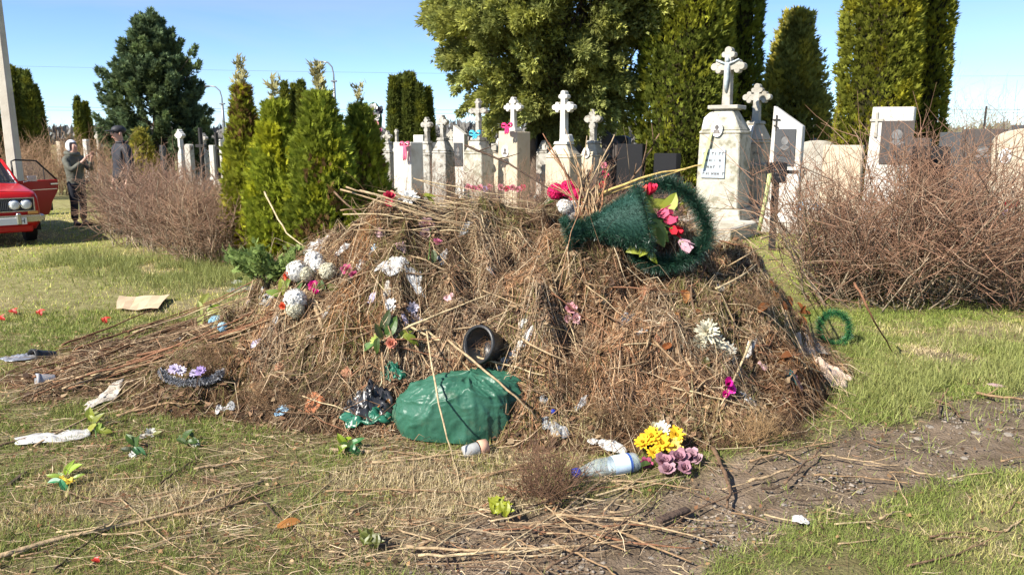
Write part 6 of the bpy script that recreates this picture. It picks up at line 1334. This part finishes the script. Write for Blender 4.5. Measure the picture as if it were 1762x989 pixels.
for i, (px, py) in enumerate(spots):
    c = hp(px, py); k = mpp(c); n_ = normal_at(c.x, c.y); a = rl.uniform(0, 6.28); d = RT*math.cos(a)+UP*math.sin(a)
    o = leafm_(rl.uniform(16, 28)*k, .33, rl.choice([(.34, .14, .06), (.28, .11, .05), (.40, .22, .11), (.22, .10, .05)]), None, (0, 0, 0), d, n_+Vector((0, -.5, .3)), i, 'dead_leaf', mat('dead leaf', attr=True, rough=.8, trans=.2, spec=.15)); o.location = c+n_*.03
    tag(o, 'curled brown dead leaf on the heap '+where(px, py), 'dead leaf', GLF)
c = hp(497, 910); o = leafm_(.10, .3, (.44, .22, .09), None, (0, 0, 0), (1, .2, 0), (0, -.4, 1), 77, 'dead_leaf', MATS['dead leaf']); o.location = c+Vector((-.05, 0, .02)); tag(o, 'orange dead leaf on the bottom grass', 'dead leaf')
stm = mat('pale stone', (.36, .32, .26), .9, (.26, .22, .18), 25, bump=.5)
st_me = []
for i in range(5):
    p = P(); p.ball((0, 0, 0), (1, .8, .5), 7, 5); rr_ = random.Random(i); p.v = [tuple(c_*rr_.uniform(.78, 1.15) for c_ in v) for v in p.v]; o = p.build('stone', stm, bevel=0); st_me.append(o.data); bpy.data.objects.remove(o)
sp_ = [(1545, 713, 9), (1490, 720, 7), (1600, 727, 12), (1460, 738, 8), (1625, 723, 8), (1580, 747, 10), (1570, 735, 6), (1680, 738, 13), (1640, 712, 8), (1655, 700, 8), (1735, 740, 12), (1720, 732, 7), (1560, 760, 5), (1635, 770, 10), (1540, 780, 8), (1660, 780, 9), (1690, 715, 6), (1500, 728, 6), (1610, 700, 6), (1590, 705, 5), (1380, 790, 6), (1440, 770, 7), (1350, 860, 8), (1480, 838, 9), (1220, 975, 12), (1325, 935, 8), (1270, 960, 9), (1560, 865, 10), (1000, 965, 7), (1120, 950, 9), (1210, 920, 7)]
for i, (px, py, s_) in enumerate(sp_):
    c = hp(px, py); o = link('stone', st_me[i % 5]); r = s_*mpp(c); r *= .62; o.scale = (r*1.2, r*1.5, r*.8); o.rotation_euler = (0, 0, i*1.3); o.location = c+Vector((0, 0, -.026)); tag(o, 'pale stone in the dirt track '+where(px, py), 'stone', 'pale stones on the dirt track')
# ================================================================== STICKS AND STALKS
stickm = {}
def stick_mat(c):
    key = 'stick %.2f %.2f' % (c[0], c[1])
    return mat(key, c, .75, tuple(k*.6 for k in c), 30, bump=.4, bscale=60, spec=.2)
def spline(pts, n):
    pts = [Vector(p) for p in pts]
    if len(pts) == 2: return [pts[0].lerp(pts[1], t) for t in np.linspace(0, 1, n)]
    out = []
    for t in np.linspace(0, len(pts)-1.0001, n):
        i = int(t); f = t-i; p0, p1, p2, p3 = pts[max(i-1, 0)], pts[i], pts[i+1], pts[min(i+2, len(pts)-1)]
        out.append(.5*((2*p1)+(p2-p0)*f+(2*p0-5*p1+4*p2-p3)*f*f+(3*p1-p0-3*p2+p3)*f**3))
    return out
def stick(label, path, rpx, col, group=None, name='dry_stick', cat='stick', lift=.015, wob=.006, tip=.45, n=10, twigs=0):
    """path of (px,py) on the surface or (px,py,depth) in the air"""
    pts = []
    for q in path:
        if len(q) == 3: pts.append(Vector((wx(q[0], q[2], wz(q[1], q[2])), q[2], wz(q[1], q[2]))))
        else: pts.append(hp(*q)+Vector((0, 0, lift)))
    k = mpp(pts[0]); pts = spline(pts, n); r = rpx*k*.58
    rn = random.Random(len(label)*31+int(path[0][0]*7+path[0][1]))
    for q in pts[1:-1]: q += Vector((rn.uniform(-wob, wob), rn.uniform(-wob, wob), rn.uniform(-wob, wob)))
    for q, h_ in zip(pts, H(np.array([q.x for q in pts]), np.array([q.y for q in pts]))): q.z = max(q.z, float(h_)+r*.6+.010)
    b = pts[0].copy(); p = P(); p.tube([q-b for q in pts], [r*(1-(1-tip)*i/(n-1))*rn.uniform(.9, 1.12) for i in range(n)], 6)
    for j in range(twigs):
        i = rn.randint(2, n-3); d = (pts[i+1]-pts[i]).normalized()+Vector((rn.uniform(-.8, .8), rn.uniform(-.8, .8), rn.uniform(.1, .7))); l = rn.uniform(.04, .12)
        p.tube([pts[i]-b, pts[i]-b+d*l*.5, pts[i]-b+d*l+Vector((0, 0, .01))], [r*.5, r*.4, r*.2], 5)
    o = p.build(name, stick_mat(col), smooth=True); o.location = b
    return tag(o, label, cat, group)
T1, T2_, T3, T4, T5, T6 = (.46, .33, .19), (.34, .22, .12), (.20, .125, .075), (.10, .065, .045), (.56, .43, .25), (.27, .13, .07)
NS = [('thick pale branch lying across the bottom left grass', [(-20, 970), (90, 938), (200, 912), (300, 888), (370, 862), (450, 835)], 9, T1, 5), ('dark stick crossing the thick pale branch at bottom left', [(90, 989), (150, 940), (230, 890)], 4, T4, 0),
 ('brown stick with shreds continuing the thick branch', [(300, 892), (380, 880), (470, 846), (540, 830)], 5, T2_, 4), ('thin stick on the left grass above the thick branch', [(-10, 775), (80, 750), (150, 742), (215, 728)], 4, T3, 2),
 ('long straight stalk rising across the white rag', [(60, 772), (170, 712), (230, 668), (300, 640)], 4, T1, 0), ('grey stick left of the dark leaf sprig', [(200, 720), (270, 703), (340, 698)], 5, T2_, 2),
 ('short dark twig slanting on the left grass', [(275, 838), (310, 812), (350, 785)], 3, T4, 0), ('pale stick right of the slanting dark twig', [(335, 812), (390, 802), (470, 790)], 5, T1, 1),
 ('thick brown stick standing on the dirt below the roses', [(1225, 775), (1244, 815), (1256, 850), (1250, 880)], 7, T3, 2), ('pale stick pointing left on the dirt track', [(1288, 834), (1330, 822), (1375, 806)], 5, T1, 0),
 ('dark stick crossing the track twigs', [(1350, 836), (1380, 808), (1412, 778)], 5, T3, 2), ('long twig reaching out on the dirt from the heap foot', [(1290, 798), (1360, 780), (1432, 764)], 4, T2_, 3),
 ('thin pale twig across the dirt track', [(1410, 787), (1480, 797), (1530, 805)], 3, T1, 2), ('long thin twig low on the dirt track', [(1400, 822), (1490, 826), (1568, 838)], 3, T2_, 1),
 ('forked twig at the edge of grass and dirt track', [(1598, 690), (1630, 700), (1652, 722)], 5, T3, 3), ('short fork standing at the grass edge', [(1612, 716), (1618, 695), (1625, 678, 4.72)], 4, T3, 1), ('brown stick on the track at the right edge', [(1680, 680), (1720, 687), (1770, 692)], 5, T2_, 1),
 ('stalk slanting down onto the grass right of heap', [(1375, 668), (1420, 697), (1465, 726)], 4, T1, 0), ('reddish stalk bending down right of the tinsel ring', [(1470, 486, 5.6), (1500, 545, 5.5), (1535, 608)], 4, T6, 0), ('dry stem on the grass at the far right', [(1655, 514), (1710, 516), (1780, 516)], 3, T5, 0),
 ('first pale stalk of the pair lying along the bottom', [(700, 945), (800, 952), (950, 948), (1090, 936)], 5, T1, 3), ('second pale stalk of the pair lying along the bottom', [(720, 962), (860, 958), (1000, 942)], 5, T5, 2), ('brown stick slanting out of the bottom edge', [(950, 936), (1000, 962), (1060, 995)], 5, T2_, 2), ('dark twig slanting up at the bottom centre', [(940, 985), (1040, 925), (1110, 880)], 5, T3, 3),
 ('long thin stem drooping across the green bag', [(733, 560), (746, 650, 4.12), (768, 740, 3.84), (782, 800), (800, 870)], 3, T5, 0), ('straight stalk crossing above the black pot', [(700, 568), (800, 612), (900, 642), (960, 662)], 4, T5, 0), ('stalk slanting right beside the black pot', [(770, 588), (850, 650, 4.1), (905, 700, 4.02), (930, 730)], 4, T1, 0), ('stout stalk right of the pot pointing down', [(850, 640), (880, 665), (910, 690)], 5, T2_, 0),
 ('pale bare stick standing out of the left heap flank', [(525, 500), (545, 540), (556, 575), (557, 618)], 7, T1, 1), ('curved pale twig beside the bare stick', [(540, 520), (553, 545), (548, 580)], 5, T5, 1), ('stick bridging the left flank below the hydrangeas', [(470, 600), (520, 560), (590, 525), (650, 495)], 4, T1, 0),
 ('first long yellow stalk leaning right behind the basket', [(1000, 345, 5.5), (1110, 305, 5.45), (1208, 284, 5.4)], 5, (.60, .43, .15), 0), ('second yellow stalk just under the first', [(1030, 340, 5.5), (1110, 312, 5.45), (1180, 292, 5.4)], 4, (.56, .40, .14), 0), ('forked grey twig standing above the basket', [(1070, 330, 5.6), (1100, 290, 5.6), (1135, 230, 5.6)], 4, T3, 4),
 ('dark thin branch slanting across the middle monuments', [(800, 250, 6.2), (880, 285, 6.0), (960, 335, 5.8)], 4, T4, 3), ('long stalk arching left over the young thujas', [(455, 330, 6.3), (490, 395, 6.0), (540, 440)], 3, T5, 0), ('thin stalk leaning up against the thujas', [(575, 330, 6.2), (640, 390, 5.9), (690, 430)], 3, T3, 2),
 ('grey stick at the left of the weed rosette', [(560, 905), (600, 925), (640, 940)], 4, T4, 0), ('long stick lying before the bin bag', [(640, 800), (740, 792), (830, 775), (870, 760)], 4, T1, 1), ('stem trailing from the dry shrub down left', [(560, 850), (660, 846), (760, 852), (850, 848)], 3, T2_, 1), ('bare twig across the bottom right grass', [(1560, 980), (1640, 960), (1700, 940)], 4, T3, 2), ('short twig on the bottom right grass', [(1610, 933), (1650, 930), (1690, 933)], 3, T3, 0), ('bent stick with side twigs low on the right heap', [(1180, 620), (1205, 660), (1240, 690), (1262, 720)], 5, T1, 3), ('arched stick over the magenta blossom', [(1190, 690), (1220, 662), (1265, 652)], 4, T3, 1)]
for lab, path, r, col, tw in NS: stick(lab, path, r, col, twigs=tw, n=12)
rs = random.Random(21)
# bundle of long stalks running down to the left
GBn = 'long stalks in the bundle left of the heap'
for i in range(46):
    t = rs.random(); x0 = rs.uniform(40, 330); y0 = 700-(x0-40)*.30-rs.uniform(0, 110)*t; x1 = x0+rs.uniform(130, 300); y1 = y0-(x1-x0)*rs.uniform(.22, .42)
    cc_ = rs.choice([T1, T2_, T6, T3, T5, T6]); stick('long %s stalk in left bundle, %s' % (tone_word(cc_), where((x0+x1)/2, (y0+y1)/2)), [(x0, y0), ((x0+x1)/2, (y0+y1)/2+rs.uniform(-5, 5)), (x1, max(470, y1))], rs.uniform(2.2, 4), cc_, GBn, lift=.02+.04*t)
# straw bundle jutting over the crest to the left
GCr = 'pale stalks jutting over the heap crest'
for i in range(40):
    x1 = rs.uniform(740, 980); y1 = rs.uniform(352, 420); L = rs.uniform(100, 260); sl_ = rs.uniform(-.1, .6); x0 = x1-L; y0 = y1-L*sl_*rs.uniform(.3, 1)
    e = hp(x1, y1); cc_ = rs.choice([T1, T5, T5, T1, T2_]); stick('%s %s crest stalk, tip %s' % (size_word(L), tone_word(cc_), where(x0, y0)), [(x0, y0, e.y+rs.uniform(-.15, .1)), ((x0+x1)/2, (y0+y1)/2+rs.uniform(-10, 4), e.y-.05), (x1, y1)], rs.uniform(1.4, 3.0), cc_, GCr)
GFn = 'reddish stems fanning up behind the red flowers'
ORD = 'first second third fourth fifth sixth seventh eighth ninth tenth eleventh twelfth thirteenth fourteenth fifteenth sixteenth seventeenth eighteenth nineteenth twentieth twenty-first twenty-second twenty-third twenty-fourth twenty-fifth twenty-sixth'.split()
for i, xt in enumerate(sorted(rs.uniform(930, 1060) for _ in range(26))):
    x0 = rs.uniform(985, 1035); yt = rs.uniform(215, 320); stick('reddish stem behind the crimson hydrangeas, %s tip from left of the fan' % ORD[i], [(x0, 372, 5.35), ((x0*.6+xt*.4), (372+yt)/2, 5.45), (xt, yt, 5.55)], rs.uniform(2, 3.6), rs.choice([T6, T1, T2_, (.36, .18, .09)]), GFn, twigs=1)
GHp = 'loose sticks strewn over the heap'
for i in range(115):
    x0 = rs.uniform(450, 1380); y0 = rs.uniform(390, 730); a = rs.gauss(0, .7)+(rs.random() < .2)*1.3; L = rs.uniform(60, 210); x1 = x0+L*math.cos(a); y1 = y0+L*math.sin(a)*.8
    if not (430 < x1 < 1420 and 385 < y1 < 760) or (x0 < 600 and y0 < 470): continue
    if 960 < (x0+x1)/2 < 1215 and (y0+y1)/2 < 475: continue
    if 670 < (x0+x1)/2 < 890 and (y0+y1)/2 > 640: continue
    cc_ = rs.choice([T1, T2_, T3, T5, T6, T1])
    stick('%s %s dry stick on the heap %s' % (size_word(L), tone_word(cc_), where((x0+x1)/2, (y0+y1)/2)), [(x0, y0), ((x0+x1)/2+rs.uniform(-8, 8), (y0+y1)/2+rs.uniform(-8, 8)), (x1, y1)], rs.uniform(1.8, 4.2), cc_, GHp, lift=rs.uniform(.015, .07), n=8)
GGr = 'loose twigs strewn on the grass and dirt'
for i in range(95):
    x0 = rs.uniform(-20, 1250) if i < 70 else rs.uniform(1250, 1740); y0 = rs.uniform(775, 985) if i < 70 else rs.uniform(745, 960); a = rs.gauss(-.25, .6); L = rs.uniform(40, 190)*(1 if i < 70 else .5)
    x1, y1 = x0+L*math.cos(a), y0+L*math.sin(a)*.7
    if y1 < 765: continue
    cc_ = rs.choice([T1, T2_, T3, T5, T1, T4])
    stick('%s %s twig on the ground %s' % (size_word(L*(1 if i < 70 else 1.6)), tone_word(cc_), where((x0+x1)/2, (y0+y1)/2)), [(x0, y0), ((x0+x1)/2, (y0+y1)/2+rs.uniform(-7, 7)), (x1, y1)], rs.uniform(1.8, 4.0), cc_, GGr, lift=.008, n=8)
GBt = 'stalk ends matted below the dry shrub'
for i in range(34):
    x0 = rs.uniform(800, 1080); y0 = rs.uniform(825, 935); a = rs.gauss(-.15, .5); L = rs.uniform(70, 190); x1, y1 = x0+L*math.cos(a), y0+L*math.sin(a)*.7; cc_ = rs.choice([T1, T5, T2_, T1, T6]); xm, ym = (x0+x1)/2, (y0+y1)/2
    stick('%s %s matted stalk %s' % (size_word(L), tone_word(cc_), where(xm, ym)), [(x0, y0), (xm, ym+rs.uniform(-7, 7)), (x1, y1)], rs.uniform(2.4, 4.6), cc_, GBt, lift=.012, n=8)
# dry shrub, weed clumps, straw tussock
def tuft(name, label, px, py, wpx, hpx, n, cb, ct, r1, spread=1.1, cat='dead plant', lv=5):
    c = hp(px, py); k = mpp(c); return bush(name, label, c.x, c.y, wpx*k*.38, wpx*k*.30, hpx*k, n, n*lv, n*lv*2, cb, ct, r1, spread=spread, cat=cat, z0=c.z-.02)
tuft('dry_shrub', 'dead brown twiggy shrub lying at the front foot of the heap', 935, 850, 150, 125, 60, (.20, .12, .07), (.17, .095, .06), .003)
tuft('weed_clump', 'rounded clump of dead brown weeds above the silver garland', 368, 636, 110, 70, 70, (.20, .12, .07), (.26, .16, .085), .0022, 1.4)
tuft('straw_tussock', 'pale dry tussock below the magenta blossom', 1285, 748, 120, 70, 70, (.34, .22, .11), (.40, .26, .13), .002, 1.5)
tuft('weed_clump', 'dark tangle of dead weeds right of the pale tussock', 1350, 742, 80, 50, 50, (.14, .09, .055), (.16, .10, .06), .0022, 1.6)
tuft('weed_clump', 'dead weed tangle on the right shoulder of the heap', 1290, 520, 110, 55, 50, (.15, .10, .06), (.24, .14, .075), .0024, 1.6)
tuft('weed_clump', 'dead weed tangle low on the left heap flank', 470, 690, 110, 60, 55, (.20, .12, .065), (.28, .18, .10), .0022, 1.6)
tuft('weed_clump', 'dead weed tangle right of the black pot', 990, 640, 130, 55, 55, (.15, .095, .055), (.24, .145, .075), .0022, 1.7)
tuft('weed_clump', 'dead weed tangle between green bag and dry shrub', 1060, 715, 120, 55, 55, (.17, .11, .06), (.24, .15, .08), .0022, 1.7)
# cut green conifer branches at the thuja foot
c = hp(468, 478); root = empty('cut_conifer_branch', c, 0, 'cut light green conifer branches dumped at the thuja foot', 'branch')
OO = []; AA = []
for i in range(9):
    a = rs.uniform(-.3, 1.5); dx = Vector((math.cos(a+1.0)*.9, rs.uniform(-.5, .2), .35+.4*math.sin(a))).normalized(); st = Vector((rs.uniform(-.12, .14), rs.uniform(-.08, .08), 0)); ln = rs.uniform(.22, .36)
    pts = [st+dx*ln*t+Vector((0, 0, -.25*ln*t*t)) for t in np.linspace(0, 1, 5)]; P().tube(pts, [.007, .006, .005, .004, .002], 5).build('branch_stem', barkm, root)
    for t in np.linspace(.1, 1, 26):
        q = st+dx*ln*t+Vector((0, 0, -.25*ln*t*t))
        for k_ in range(9): OO.append(q+Vector((rs.gauss(0, .025), rs.gauss(0, .025), rs.gauss(0, .02)))); AA.append(dx+Vector((rs.gauss(0, .6), rs.gauss(0, .6), rs.gauss(.1, .5))))
O = np.array(OO); n = len(O); V, F, cc = sprays(O, np.array(AA), rng.uniform(.03, .065, n), np.array([.27, .36, .11])*rng.uniform(.6, 1.3, (n, 1)), 5, .11); mesh_arr('sprays', V, F, leafm, root, col=cc)
